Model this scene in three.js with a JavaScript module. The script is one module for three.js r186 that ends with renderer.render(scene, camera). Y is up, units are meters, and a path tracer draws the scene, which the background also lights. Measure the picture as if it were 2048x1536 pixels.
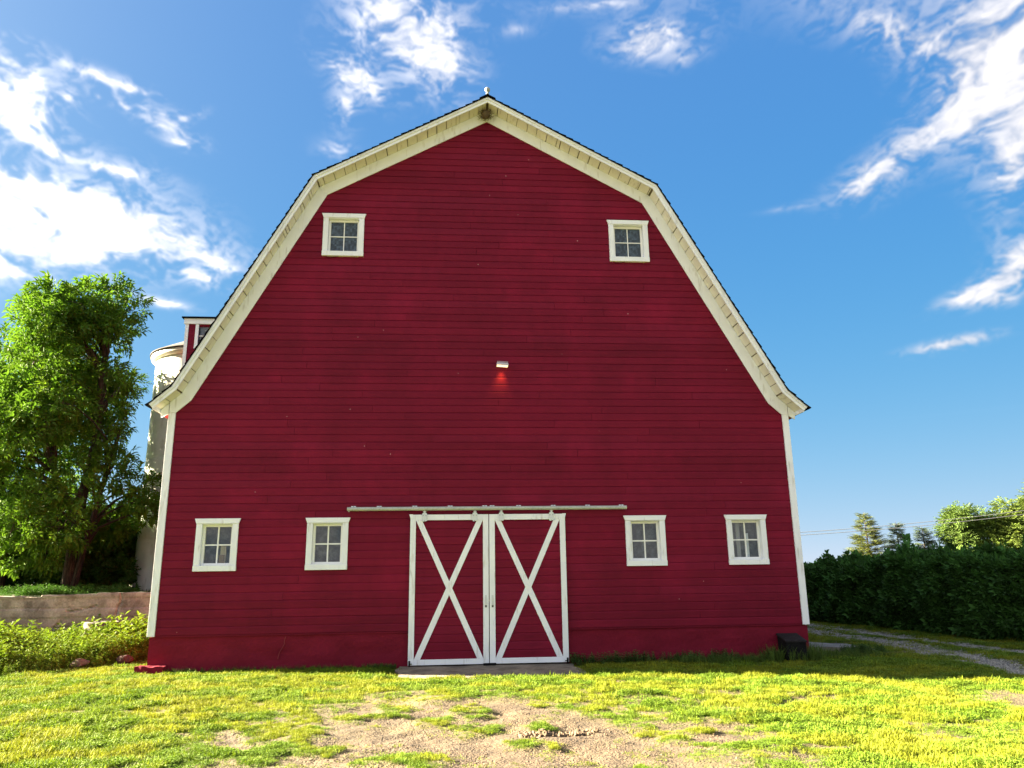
import * as THREE from 'three';
import { mergeGeometries } from 'three/addons/utils/BufferGeometryUtils.js';
import { RoundedBoxGeometry } from 'three/addons/geometries/RoundedBoxGeometry.js';

// ------------------------------------------------------------------ camera, sky, sun, exposure
const scene = new THREE.Scene();
const camera = new THREE.PerspectiveCamera(53.27, 1024 / 768, 0.1, 3000);
camera.position.set(-0.7488, 1.5847, 14.8123);
camera.rotation.set(0.2459, -0.0826, -0.0135, 'YXZ');

const EXPOSURE = 15;
const renderer = new THREE.WebGLRenderer({ antialias: true });
renderer.toneMapping = THREE.LinearToneMapping;
renderer.toneMappingExposure = EXPOSURE;
renderer.shadowMap.enabled = true;

const SUN_AZ = 12 * Math.PI / 180, SUN_EL = 21 * Math.PI / 180;
const sunDir = new THREE.Vector3(-Math.cos(SUN_AZ) * Math.cos(SUN_EL), Math.sin(SUN_EL), -Math.sin(SUN_AZ) * Math.cos(SUN_EL));
const sun = new THREE.DirectionalLight(new THREE.Color(1, 0.84, 0.6), 5);
sun.position.copy(sunDir).multiplyScalar(90);
sun.castShadow = true; sun.shadow.radius = 1; sun.shadow.mapSize.set(4096, 4096);
Object.assign(sun.shadow.camera, { left: -45, right: 45, top: 45, bottom: -45, near: 1, far: 220 });
scene.add(sun, sun.target);

// ------------------------------------------------------------------ random numbers and noise
function rng(seed) { let s = seed >>> 0; return () => { s = (s + 0x6D2B79F5) >>> 0; let t = s; t = Math.imul(t ^ (t >>> 15), t | 1); t ^= t + Math.imul(t ^ (t >>> 7), t | 61); return ((t ^ (t >>> 14)) >>> 0) / 4294967296; }; }
const PERM = new Uint8Array(512), GRAD = new Float32Array(256);
{ const r = rng(7); const p = [...Array(256).keys()]; for (let i = 255; i > 0; i--) { const j = Math.floor(r() * (i + 1)); [p[i], p[j]] = [p[j], p[i]]; } for (let i = 0; i < 512; i++) PERM[i] = p[i & 255]; for (let i = 0; i < 256; i++) GRAD[i] = r(); }
const fade = (t) => t * t * t * (t * (t * 6 - 15) + 10);
const lerp = (a, b, t) => a + (b - a) * t;
const clamp = (x, a = 0, b = 1) => Math.min(b, Math.max(a, x));
const smooth = (a, b, x) => { const t = clamp((x - a) / (b - a)); return t * t * (3 - 2 * t); };
function noise(x, y, z = 0) {                                     // value noise, 0..1
  const X = Math.floor(x), Y = Math.floor(y), Z = Math.floor(z), u = fade(x - X), v = fade(y - Y), w = fade(z - Z);
  const h = (i, j, k) => GRAD[PERM[PERM[PERM[(X + i) & 255] + ((Y + j) & 255)] + ((Z + k) & 255)]];
  return lerp(lerp(lerp(h(0, 0, 0), h(1, 0, 0), u), lerp(h(0, 1, 0), h(1, 1, 0), u), v), lerp(lerp(h(0, 0, 1), h(1, 0, 1), u), lerp(h(0, 1, 1), h(1, 1, 1), u), v), w);
}
function fbm(x, y, z = 0, n = 4) { let a = 0.5, s = 0, t = 0; for (let i = 0; i < n; i++) { s += a * noise(x, y, z); t += a; a *= 0.5; x = x * 2.03 + 17.1; y = y * 2.03 + 5.7; z = z * 2.03 + 3.3; } return s / t; }

// ------------------------------------------------------------------ sky: clear air over a low sun, with drifting broken cloud
{
  const W = 4096, H = 2048, data = new Float32Array(W * H * 4), D = Math.PI / 180;
  // [azimuth, elevation, half length, half height, tilt, amount] in degrees; azimuth 0 is straight over the barn
  const clouds = [[-29.7, 22.8, 4.5, 2.1, 4.6, 1.3], [-24.9, 23.2, 4.3, 1.9, -5.2, 1.0], [-21.3, 22.8, 4.0, 1.0, -12.2, 0.8], [-27.7, 21.0, 3.3, 0.9, 6.1, 0.9], [-18.2, 21.9, 1.8, 0.35, -19.0, 0.8], [-18.7, 20.7, 1.3, 0.35, -8.4, 1.0], [-20.9, 18.6, 1.3, 0.25, -5.5, 1.0], [-31.8, 30.7, 1.8, 1.1, -9.7, 1.0], [-31.1, 28.6, 1.5, 0.7, 0.7, 1.0], [-31.8, 29.2, 1.3, 1.4, 18.9, 0.9], [-29.6, 27.2, 1.6, 0.5, -13.0, 1.1], [-25.0, 26.7, 1.7, 0.35, 0.2, 1.0], [-30.3, 19.1, 1.2, 0.4, 11.9, 0.9], [-27.1, 32.1, 2.2, 0.5, -4.8, 0.6], [-24.4, 31.9, 1.2, 0.3, -0.7, 0.6], [-22.1, 30.3, 1.6, 0.6, -19.5, 1.0], [-20.5, 31.0, 0.9, 0.3, 32.1, 0.8], [-28.5, 30.4, 0.35, 0.3, 17.3, 1.0], [-26.7, 30.9, 0.35, 0.22, -29.5, 1.2], [-25.1, 30.8, 0.45, 0.25, -24.1, 1.0], [-20.8, 29.3, 0.9, 0.3, 1.7, 0.6],
    [-5.4, 39.2, 2.6, 1.8, -13.3, 0.95], [-2.8, 37.8, 2.7, 1.9, -24.9, 0.8], [-1.1, 36.3, 2.1, 1.3, -36.2, 0.55], [-8.6, 35.5, 1.8, 1.0, -28.1, 0.9], [-6.5, 34.7, 1.4, 0.6, -24.0, 0.6], [-8.9, 33.2, 0.7, 0.8, -13.2, 0.9], [-0.3, 38.8, 1.4, 1.8, 2.2, 0.4], [-9.5, 30.5, 1.4, 0.8, 6.4, 0.45], [17.0, 37.8, 2.0, 0.9, -3.9, 0.95], [16.1, 37.0, 1.7, 0.6, -7.8, 0.5], [19.7, 36.1, 1.0, 0.6, 9.5, 0.45], [12.0, 40.1, 4.0, 0.4, -1.2, 0.5], [5.4, 38.9, 1.4, 0.4, -1.4, 0.4],
    [41.3, 32.6, 2.3, 2.5, -22.7, 0.95], [39.8, 29.8, 2.1, 2.3, -49.2, 0.95], [38.7, 28.3, 1.3, 1.2, 16.2, 0.7], [41.1, 25.5, 1.0, 2.6, -18.6, 0.95], [34.9, 34.6, 2.5, 0.9, -33.5, 0.65], [37.0, 33.1, 1.7, 0.6, -29.9, 0.55], [34.0, 26.8, 2.9, 0.9, 18.6, 0.6], [31.8, 25.5, 1.5, 1.1, 19.8, 0.6], [36.1, 27.8, 1.7, 0.6, 5.6, 0.5], [43.9, 29.9, 2.9, 4.4, -23.1, 1.0], [39.2, 17.8, 2.1, 0.6, 16.8, 0.95], [37.5, 17.4, 1.5, 0.35, 13.9, 0.95], [40.2, 18.9, 1.0, 1.2, -14.0, 0.9], [38.5, 16.7, 1.3, 0.35, -6.0, 0.7], [35.7, 14.4, 1.9, 0.33, 4.4, 1.2], [26.5, 25.1, 1.9, 0.25, -0.1, 0.35], [-33.0, 22.3, 3.0, 2.4, 15.3, 1.2], [-34.3, 29.0, 2.2, 1.7, 8.8, 1.0]];
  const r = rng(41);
  for (let k = 0; k < 150; k++) {                                 // denser cloud cover added out of view, to brighten the shaded front
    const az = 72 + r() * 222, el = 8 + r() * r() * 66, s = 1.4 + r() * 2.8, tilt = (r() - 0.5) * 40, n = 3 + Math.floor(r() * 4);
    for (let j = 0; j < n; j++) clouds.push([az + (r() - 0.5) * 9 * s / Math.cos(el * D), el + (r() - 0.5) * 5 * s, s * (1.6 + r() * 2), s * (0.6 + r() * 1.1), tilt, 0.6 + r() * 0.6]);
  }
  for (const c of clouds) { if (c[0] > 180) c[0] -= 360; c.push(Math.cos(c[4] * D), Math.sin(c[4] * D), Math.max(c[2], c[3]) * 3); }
  const put = (i, R, G, B) => { data[i] = R / EXPOSURE; data[i + 1] = G / EXPOSURE; data[i + 2] = B / EXPOSURE; data[i + 3] = 1; };
  for (let j = 0; j < H; j++) {
    const el = (j + 0.5) / H * 180 - 90, ce = Math.cos(el * D), se = Math.sin(el * D);
    if (el < -2) { for (let i = 0; i < W; i++) put((j * W + i) * 4, .16, .17, .07); continue; }
    const air = (zenith, horizon, fall) => zenith + (horizon - zenith) * Math.exp(-Math.max(el, 0) / fall), base = [air(.072, .70, 6.6), air(.25, .79, 14), air(.62, .93, 28)];
    const near = clouds.filter((c) => Math.abs(c[1] - el) < c[8]);
    let here = [];
    for (let i = 0; i < W; i++) {
      const u = (i + 0.5) / W, phi = (u - 0.5) * 2 * Math.PI;      // three.js: u = atan2(z, x) / 2pi + 0.5
      const dx = Math.cos(phi) * ce, dz = Math.sin(phi) * ce, az = Math.atan2(dx, -dz) / D;
      if (!(i & 31)) here = near.filter((c) => { let da = az + 1.4 - c[0]; if (da > 180) da -= 360; else if (da < -180) da += 360; return Math.abs(da) * ce < c[8] + 2; });   // azimuth grows with i
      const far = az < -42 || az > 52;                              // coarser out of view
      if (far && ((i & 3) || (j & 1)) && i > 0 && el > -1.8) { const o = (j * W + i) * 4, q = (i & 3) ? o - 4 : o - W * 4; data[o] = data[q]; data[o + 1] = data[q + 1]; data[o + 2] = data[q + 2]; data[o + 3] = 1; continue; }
      const cs = dx * sunDir.x + se * sunDir.y + dz * sunDir.z;
      const glow = Math.exp((cs - 1) * 9) * 1.6 + Math.exp((cs - 1) * 2.4) * 0.30;
      let R = base[0] + glow * 0.62, G = base[1] + glow * 0.62, B = base[2] + glow * 0.5;
      let w = 0, w2 = 0;
      for (const c of here) {
        let da = az - c[0]; if (da > 180) da -= 360; else if (da < -180) da += 360;
        da *= ce; if (Math.abs(da) > c[8]) continue;
        const de = el - c[1], a = (da * c[6] + de * c[7]) / c[2], b = (-da * c[7] + de * c[6]) / c[3], q = a * a + b * b;
        if (q < 9) { w += c[5] * Math.exp(-q); w2 += c[5] * Math.exp(-q * 0.38); }
      }
      if (w2 > 0.06) {
        w = Math.min(w, 1.25);
        const X = az * ce, wx = fbm(X * 0.4 + 40, el * 0.4, 1, 3) - 0.5, wy = fbm(X * 0.4 + 9, el * 0.4, 7, 3) - 0.5;
        const n = fbm(X * 0.5 + wx * 2.6 + 300, el * 0.85 + wy * 2.6 + 300, 3, far ? 4 : 7), fine = far ? 0.5 : fbm(X * 2.2 + wx * 6 + 90, el * 4.0 + wy * 6, 9, 4);
        const t = w * (0.30 + 1.5 * (n - 0.22)) + (fine - 0.5) * 0.55 * smooth(0.05, 0.6, w), body = smooth(0.30, 1.18, t), veil = 0.40 * smooth(0.10, 0.75, t) + 0.30 * smooth(0.08, 0.9, w2) * smooth(0.36, 0.68, n * 0.55 + fine * 0.45);
        const d = (1 - (1 - 0.90 * body) * (1 - veil));
        const lit = smooth(-0.2, 0.9, cs), s = (0.95 + 0.42 * lit + (n - 0.5) * 0.5 + (fine - 0.5) * 0.2) * lerp(0.95, 1.1, body);   // cloud towards the sun is whiter
        R = lerp(R, 0.96 * s + glow * 0.4, d); G = lerp(G, 0.945 * s + glow * 0.37, d); B = lerp(B, 0.985 * s + glow * 0.32, d);
      }
      put((j * W + i) * 4, R, G, B);
    }
  }
  const sky = new THREE.DataTexture(data, W, H, THREE.RGBAFormat, THREE.FloatType);
  sky.mapping = THREE.EquirectangularReflectionMapping; sky.magFilter = sky.minFilter = THREE.LinearFilter; sky.colorSpace = THREE.LinearSRGBColorSpace; sky.needsUpdate = true;
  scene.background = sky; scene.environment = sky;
}

// ------------------------------------------------------------------ helpers
const V = (x, y, z) => new THREE.Vector3(x, y, z);
const taken = {};
const numbered = (n) => { const k = taken[n] = (taken[n] ?? -1) + 1; return k ? n + '_' + String(k).padStart(3, '0') : n; };
function tag(o, label, category, group, kind) { if (label) o.userData.label = label; if (category) o.userData.category = category; if (group) o.userData.group = group; if (kind) o.userData.kind = kind; return o; }
function mesh(name, geo, mat, parent = scene) {
  const m = new THREE.Mesh(geo, mat); m.name = parent === scene ? numbered(name) : name; m.castShadow = m.receiveShadow = true; parent.add(m); return m;
}
function thing(name, label, category, x = 0, y = 0, z = 0, group) { const g = new THREE.Group(); g.name = numbered(name); g.position.set(x, y, z); scene.add(g); return tag(g, label, category, group); }
// flat-shaded geometry with texture coordinates in metres, taken from the plane each face lies closest to
function uvm(geo, ou = 0, ov = 0, keepNormals = false) {
  const g = geo.index ? geo.toNonIndexed() : geo; if (!keepNormals) g.computeVertexNormals();
  const p = g.attributes.position, uv = new Float32Array(p.count * 2), a = V(), b = V(), c = V(), n = V();
  for (let i = 0; i < p.count; i += 3) {
    a.fromBufferAttribute(p, i); b.fromBufferAttribute(p, i + 1); c.fromBufferAttribute(p, i + 2);
    n.copy(b).sub(a).cross(V().copy(c).sub(a)); const X = Math.abs(n.x), Y = Math.abs(n.y), Z = Math.abs(n.z);
    [a, b, c].forEach((q, k) => { const [s, t] = X > Y && X > Z ? [q.z, q.y] : Y > Z ? [q.x, q.z] : [q.x, q.y]; uv[(i + k) * 2] = s + ou; uv[(i + k) * 2 + 1] = t + ov; });
  }
  g.setAttribute('uv', new THREE.BufferAttribute(uv, 2)); return g;
}
const merge = (list) => mergeGeometries(list.map((g) => { const q = g.index ? g.toNonIndexed() : g; for (const k of Object.keys(q.attributes)) if (!['position', 'normal', 'uv'].includes(k)) q.deleteAttribute(k); if (!q.attributes.uv) uvm(q); return q; }));
const R0 = rng(99);
// box given by its corners; r rounds its edges
function bx(x0, x1, y0, y1, z0, z1, r = 0) {
  const w = x1 - x0, h = y1 - y0, d = z1 - z0;
  let g = r ? new RoundedBoxGeometry(w, h, d, 1, Math.min(r, w / 3, h / 3, d / 3)) : new THREE.BoxGeometry(w, h, d);
  g.translate((x0 + x1) / 2, (y0 + y1) / 2, (z0 + z1) / 2); return uvm(g, R0() * 5, R0() * 5);
}
// outline [[x, y], ...] pushed from z0 to z1
function prism(pts, z0, z1, bevel = 0) {
  const s = new THREE.Shape(pts.map((p) => new THREE.Vector2(...p)));
  const g = new THREE.ExtrudeGeometry(s, { depth: z1 - z0 - 2 * bevel, bevelEnabled: bevel > 0, bevelSize: bevel, bevelThickness: bevel, bevelOffset: -bevel, bevelSegments: 1 });
  g.translate(0, 0, z0 + bevel); return uvm(g, R0() * 5, R0() * 5);
}
// tapered tube through points with radii
function limb(pts, radii, sides = 8) {
  const pos = [], uv = [], idx = [], N = pts.length; let acc = 0;
  for (let i = 0; i < N; i++) {
    const t = V().copy(pts[Math.min(i + 1, N - 1)]).sub(pts[Math.max(i - 1, 0)]).normalize(), up = Math.abs(t.y) > 0.9 ? V(1, 0, 0) : V(0, 1, 0);
    const s = V().crossVectors(t, up).normalize(), q = V().crossVectors(s, t); if (i) acc += pts[i].distanceTo(pts[i - 1]);
    for (let k = 0; k <= sides; k++) { const a = k / sides * 2 * Math.PI, c = Math.cos(a) * radii[i], d = Math.sin(a) * radii[i]; pos.push(pts[i].x + s.x * c + q.x * d, pts[i].y + s.y * c + q.y * d, pts[i].z + s.z * c + q.z * d); uv.push(k / sides * radii[0] * 6.3, acc); }
  }
  for (let i = 0; i < N - 1; i++) for (let k = 0; k < sides; k++) { const a = i * (sides + 1) + k, b = a + sides + 1; idx.push(a, b, a + 1, a + 1, b, b + 1); }
  const g = new THREE.BufferGeometry(); g.setAttribute('position', new THREE.Float32BufferAttribute(pos, 3)); g.setAttribute('uv', new THREE.Float32BufferAttribute(uv, 2)); g.setIndex(idx); g.computeVertexNormals(); return g;
}
function tex(w, h, fn, srgb = true) {
  const d = new Uint8Array(w * h * 4);
  for (let j = 0; j < h; j++) for (let i = 0; i < w; i++) { const c = fn(i / w, j / h, i, j), o = (j * w + i) * 4; if (Array.isArray(c)) { d[o] = clamp(c[0]) * 255; d[o + 1] = clamp(c[1]) * 255; d[o + 2] = clamp(c[2]) * 255; } else d[o] = d[o + 1] = d[o + 2] = clamp(c) * 255; d[o + 3] = 255; }
  const t = new THREE.DataTexture(d, w, h, THREE.RGBAFormat); t.wrapS = t.wrapT = THREE.RepeatWrapping; t.magFilter = THREE.LinearFilter; t.minFilter = THREE.LinearMipmapLinearFilter; t.generateMipmaps = true;
  if (srgb) t.colorSpace = THREE.SRGBColorSpace; t.needsUpdate = true; return t;
}
const scaled = (t, m) => { const c = t.clone(); c.repeat.set(1 / m, 1 / m); c.needsUpdate = true; return c; };
// noise that tiles over 0..1
const tile2 = (u, v, fx, fy, z, n = 4) => {
  const s = smooth(0.75, 1, u), t = smooth(0.75, 1, v), a = fbm(u * fx, v * fy, z, n); if (!s && !t) return a;
  const b = s ? fbm((u - 1) * fx, v * fy, z, n) : a; if (!t) return lerp(a, b, s);
  const c = fbm(u * fx, (v - 1) * fy, z, n), d = s ? fbm((u - 1) * fx, (v - 1) * fy, z, n) : c; return lerp(lerp(a, b, s), lerp(c, d, s), t);
};
const tile = (u, v, f, z, n = 4) => tile2(u, v, f, f, z, n);

// ------------------------------------------------------------------ materials
const T_paint = tex(1024, 512, (u, v) => { const g = tile2(u, v, 14, 180, 2, 3), p = tile2(u, v, 9, 7, 5, 4), q = tile2(u, v, 60, 30, 8, 2); const k = 0.90 + 0.10 * (g - 0.5) + 0.17 * (p - 0.5) + 0.06 * (q - 0.5), fadeP = smooth(0.58, 0.8, p) * 0.03; return [k + fadeP, k * 0.97 + fadeP * 0.9, k + fadeP]; });
const B_paint = tex(1024, 512, (u, v) => 0.5 + 0.6 * (tile2(u, v, 14, 180, 2, 3) - 0.5) + 0.5 * (tile2(u, v, 30, 20, 6, 3) - 0.5), false);
const T_white = tex(512, 512, (u, v) => { const p = tile(u, v, 6, 3, 4), s = smooth(0.62, 0.85, tile2(u, v, 40, 6, 4, 3)); const k = 0.965 + 0.07 * (p - 0.5) - 0.10 * s; return [k, k * 0.995 - 0.01 * s, k * 0.985 - 0.03 * s]; });
const T_conc = tex(1024, 1024, (u, v) => { const p = tile(u, v, 5, 3, 5), q = tile(u, v, 70, 9, 3), s = smooth(0.55, 0.75, tile(u, v, 9, 15, 4)); const k = 0.72 + 0.4 * (p - 0.5) + 0.22 * (q - 0.5) - 0.12 * s; return [k, k * (0.985 - 0.02 * s), k * (0.96 - 0.05 * s)]; });
const B_conc = tex(1024, 1024, (u, v) => 0.5 + 0.8 * (tile(u, v, 26, 5, 4) - 0.5) + 0.5 * (tile(u, v, 140, 6, 2) - 0.5), false);
const T_redconc = tex(1024, 1024, (u, v) => { const p = tile(u, v, 5, 3, 5), q = tile(u, v, 70, 9, 3); const k = 0.92 + 0.16 * (p - 0.5) + 0.1 * (q - 0.5); return [k, k, k]; });
const T_silo = tex(512, 512, (u, v) => { const p = tile(u, v, 6, 3, 5), s = smooth(0.55, 0.75, tile2(u, v, 14, 5, 15, 4)); const k = 0.93 + 0.12 * (p - 0.5) - 0.10 * s; return [k, k * (1 - 0.01 * s), k * (0.99 - 0.03 * s)]; });
const T_soil = tex(1024, 1024, (u, v) => { const p = tile(u, v, 8, 3, 4), q = tile(u, v, 90, 9, 3), c = smooth(0.66, 0.8, tile(u, v, 55, 21, 2)); const k = 0.74 + 0.3 * (p - 0.5) + 0.45 * (q - 0.5) - 0.2 * c; return [k, k, k]; });
const B_soil = tex(1024, 1024, (u, v) => 0.5 + 0.7 * (tile(u, v, 40, 31, 4) - 0.5) + 0.7 * (tile(u, v, 110, 33, 2) - 0.5), false);
const T_bark = tex(256, 512, (u, v) => { const g = tile2(u, v, 26, 5, 4, 3), q = tile(u, v, 40, 2, 2); const k = 0.5 + 0.9 * (g - 0.5) + 0.2 * (q - 0.5); return [k, k * 0.93, k * 0.84]; });
const T_shingle = tex(512, 512, (u, v) => 0.6 + 0.5 * (tile(u, v, 120, 2, 2) - 0.5) + 0.4 * (tile2(u, v, 10, 5, 6, 2) - 0.5));
const T_dust = tex(512, 512, (u, v) => { const k = 0.55 + 0.75 * (tile(u, v, 9, 6, 5) - 0.5) + 0.25 * (tile(u, v, 50, 16, 2) - 0.5); return [k, k, k]; });

const lin = (r, g, b) => new THREE.Color().setRGB(r, g, b);
const std = (o) => new THREE.MeshStandardMaterial(o);
const redMats = [[0.198, 0.0045, 0.0265], [0.188, 0.004, 0.0255], [0.208, 0.005, 0.028], [0.180, 0.0035, 0.0235], [0.201, 0.0058, 0.030]].map((c) => new THREE.MeshPhysicalMaterial({ color: lin(...c), map: scaled(T_paint, 5.3), bumpMap: scaled(B_paint, 2.4), bumpScale: 0.0016, roughness: 0.7, specularIntensity: 0.35 }));
const redMat = redMats[0];
const redConc = new THREE.MeshPhysicalMaterial({ specularIntensity: 0.3, color: lin(0.19, 0.008, 0.026), map: scaled(T_redconc, 1.9), bumpMap: scaled(B_conc, 1.3), bumpScale: 0.006, roughness: 0.8 });
const whiteMat = std({ color: lin(0.86, 0.90, 0.955), map: scaled(T_white, 1.7), bumpMap: scaled(B_paint, 1.8), bumpScale: 0.0007, roughness: 0.55 });
const creamMat = std({ color: lin(0.83, 0.81, 0.70), map: scaled(T_white, 1.3), roughness: 0.65 });
const sashMat = std({ color: lin(0.84, 0.84, 0.81), roughness: 0.5 });
const galv = std({ color: lin(0.50, 0.535, 0.48), map: scaled(T_silo, 0.5), roughness: 0.5, metalness: 0.05 });
const steel = std({ color: lin(0.62, 0.66, 0.66), roughness: 0.4, metalness: 0.2 });
const blackMat = new THREE.MeshPhysicalMaterial({ specularIntensity: 0.25, color: lin(0.014, 0.014, 0.017), map: scaled(T_conc, 0.8), bumpMap: scaled(B_conc, 0.6), bumpScale: 0.003, roughness: 0.75 });
const shingleMat = new THREE.MeshPhysicalMaterial({ specularIntensity: 0, color: lin(0.022, 0.022, 0.026), map: scaled(T_shingle, 0.9), roughness: 0.95 });
const deckMat = std({ color: lin(0.2, 0.16, 0.12), roughness: 0.9 });
const concMat = std({ color: lin(0.46, 0.42, 0.36), map: scaled(T_conc, 1.5), bumpMap: scaled(B_conc, 1), bumpScale: 0.005, roughness: 0.9 });
const wallConc = std({ color: lin(0.56, 0.515, 0.42), map: scaled(T_conc, 2.3), bumpMap: scaled(B_conc, 1.1), bumpScale: 0.012, roughness: 0.93 });
const siloMat = std({ color: lin(0.80, 0.80, 0.76), map: scaled(T_silo, 3.5), bumpMap: scaled(B_conc, 1.6), bumpScale: 0.008, roughness: 0.85 });
const barkMat = std({ color: lin(0.20, 0.165, 0.125), map: scaled(T_bark, 0.7), bumpMap: scaled(T_bark, 0.7), bumpScale: 0.02, roughness: 0.95 });
const glassMat = new THREE.MeshPhysicalMaterial({ color: lin(0.9, 0.92, 0.92), transmission: 1, thickness: 0, roughness: 0.04, ior: 1.5 });
const dustyGlass = new THREE.MeshPhysicalMaterial({ color: lin(0.20, 0.31, 0.42), map: scaled(T_dust, 0.35), transmission: 0.35, thickness: 0, roughness: 0.32, ior: 1.5 });
const backingMats = [[0.19, 0.175, 0.165], [0.185, 0.18, 0.185], [0.17, 0.185, 0.20], [0.18, 0.185, 0.18]].map((c) => std({ color: lin(...c).multiplyScalar(1.5), map: scaled(T_dust, 0.8), roughness: 0.9 }));
const darkRoom = std({ color: lin(0.10, 0.11, 0.125), roughness: 0.9 });
const leafMat = (r, g, b, t = 0.35) => new THREE.MeshPhysicalMaterial({ color: lin(r, g, b), roughness: 0.75, transmission: t, thickness: 0, side: THREE.DoubleSide, specularIntensity: 0.25 });

// ------------------------------------------------------------------ ground
const SLAB = { x0: -1.66, x1: 1.52, z1: 1.75 };
const trackFar = (z) => 10.5 - 0.004 * (z + 4) * (z + 4) + (z > 1 ? -(z - 1) * 0.25 : 0), trackNear = (z) => 9.35 - 0.035 * Math.max(0, z + 4) ** 1.65 - (z > 1.5 ? (z - 1.5) * 0.05 : 0);
const wornAt = (x, z) => Math.hypot((x + 0.25 - 0.16 * (z - 6)) / (x < -0.25 ? 2.75 : 2.25), (z - 6.9) / 3.5);   // below 1 inside the trodden patch
function dirtAt(x, z) {                                            // 0 turf .. 1 bare earth
  const n = fbm(x * 0.9 + 50, z * 0.9 + 20, 2, 4) - 0.5, m = fbm(x * 3.3 + 7, z * 3.3 + 90, 4, 3) - 0.5;
  const e = wornAt(x, z), c = fbm(x * 2.1 + 31, z * 2.1 + 12, 9, 3);
  let d = smooth(1.38, 0.5, e + n * 1.3 + m * 0.8) * (1 - 0.92 * smooth(0.54, 0.66, c));          // with islands of turf
  const st = Math.sin((x * 0.55 + z * 0.9) * 2.6 + n * 5);          // worn wheel marks, lower right
  d = Math.max(d, 0.62 * smooth(3.6, 6.6, x + (z - 6) * 0.5) * smooth(3.4, 4.2, z) * smooth(-0.25, 0.9, st + m * 2.2));
  d = Math.max(d, 0.45 * smooth(0.6, 1.8, x) * smooth(4.4, 2.4, Math.hypot(x - 2.2, (z - 5.6) * 1.1)) * smooth(0.02, 0.2, n + m * 0.8));
  return d;
}
function gravelAt(x, z) {
  const n = fbm(x * 1.7 + 3, z * 1.7 + 8, 6, 3) - 0.5, a = smooth(0.60, 0.22, Math.abs(x - trackFar(z)) + n * 0.5), b = smooth(0.68, 0.25, Math.abs(x - trackNear(z)) + n * 0.5);
  return Math.max(a * 0.9, b) * (0.7 + 0.3 * smooth(0.4, 0.6, n + 0.5)) * smooth(4.2, 2.4, z) * smooth(-22, -14, z);
}
const bump = (x, z) => (fbm(x * 0.35 + 11, z * 0.35 + 4, 1, 3) - 0.5) * 0.10 + (fbm(x * 2.2 + 1, z * 2.2 + 7, 2, 3) - 0.5) * 0.05;
function height(x, z) {
  const nearBarn = Math.max(Math.abs(x) - 6.3, z > 0 ? z : 0, 0), k = smooth(0, 1.4, nearBarn);
  const onSlab = x > SLAB.x0 - 0.2 && x < SLAB.x1 + 0.2 && z > -0.3 && z < SLAB.z1 + 0.3 ? 0 : 1;
  return (bump(x, z) - 0.01) * k * onSlab - (onSlab ? 0 : 0.03) + dirtAt(x, z) * (-0.03 + 0.05 * (fbm(x * 7, z * 7, 5, 3) - 0.5)) - gravelAt(x, z) * 0.03;
}
{
  const xs = [], zs = [];
  for (let x = -400; x < -60; x += 40) xs.push(x); for (let x = -60; x < -16; x += 2) xs.push(x); for (let x = -16; x < 15; x += 0.08) xs.push(x); for (let x = 15; x < 60; x += 2) xs.push(x); for (let x = 60; x <= 400; x += 40) xs.push(x);
  for (let z = -700; z < -60; z += 40) zs.push(z); for (let z = -60; z < -14; z += 2) zs.push(z); for (let z = -14; z < -1; z += 0.14) zs.push(z); for (let z = -1; z < 9.5; z += 0.07) zs.push(z); for (let z = 9.5; z < 30; z += 1) zs.push(z); for (let z = 30; z <= 400; z += 40) zs.push(z);
  const pos = [], uv = [], col = [], idx = [], nx = xs.length;
  for (const z of zs) for (const x of xs) {
    const fine = x > -16 && x < 15 && z > -14 && z < 9.6;
    pos.push(x, fine ? height(x, z) : -0.01, z); uv.push(x / 1.6, z / 1.6);
    const d = fine ? dirtAt(x, z) : 0, g = fine ? gravelAt(x, z) : 0, t = fbm(x * 0.8, z * 0.8, 3, 3), w = fbm(x * 2.5 + 20, z * 2.5, 8, 3);
    const turf = fine ? [0.11 + 0.06 * t, 0.095 + 0.05 * t, 0.035] : [0.085 + 0.05 * t, 0.10 + 0.04 * t, 0.028], dirt = [0.125 + 0.12 * (w - 0.5), 0.087 + 0.09 * (w - 0.5), 0.049 + 0.05 * (w - 0.5)], grav = [0.26, 0.25, 0.22];
    for (let q = 0; q < 3; q++) col.push(lerp(lerp(turf[q], dirt[q], d), grav[q], g));
  }
  for (let j = 0; j < zs.length - 1; j++) for (let i = 0; i < nx - 1; i++) { const a = j * nx + i; idx.push(a, a + nx, a + 1, a + 1, a + nx, a + nx + 1); }
  const g = new THREE.BufferGeometry(); g.setAttribute('position', new THREE.Float32BufferAttribute(pos, 3)); g.setAttribute('uv', new THREE.Float32BufferAttribute(uv, 2)); g.setAttribute('color', new THREE.Float32BufferAttribute(col, 3)); g.setIndex(idx); g.computeVertexNormals();
  tag(mesh('ground', g, std({ color: lin(1.25, 1.25, 1.25), vertexColors: true, map: T_soil, bumpMap: B_soil, bumpScale: 0.02, roughness: 0.97 })), 'lawn ground with a bare earth patch before the barn door', 'ground', null, 'structure');
}
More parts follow.
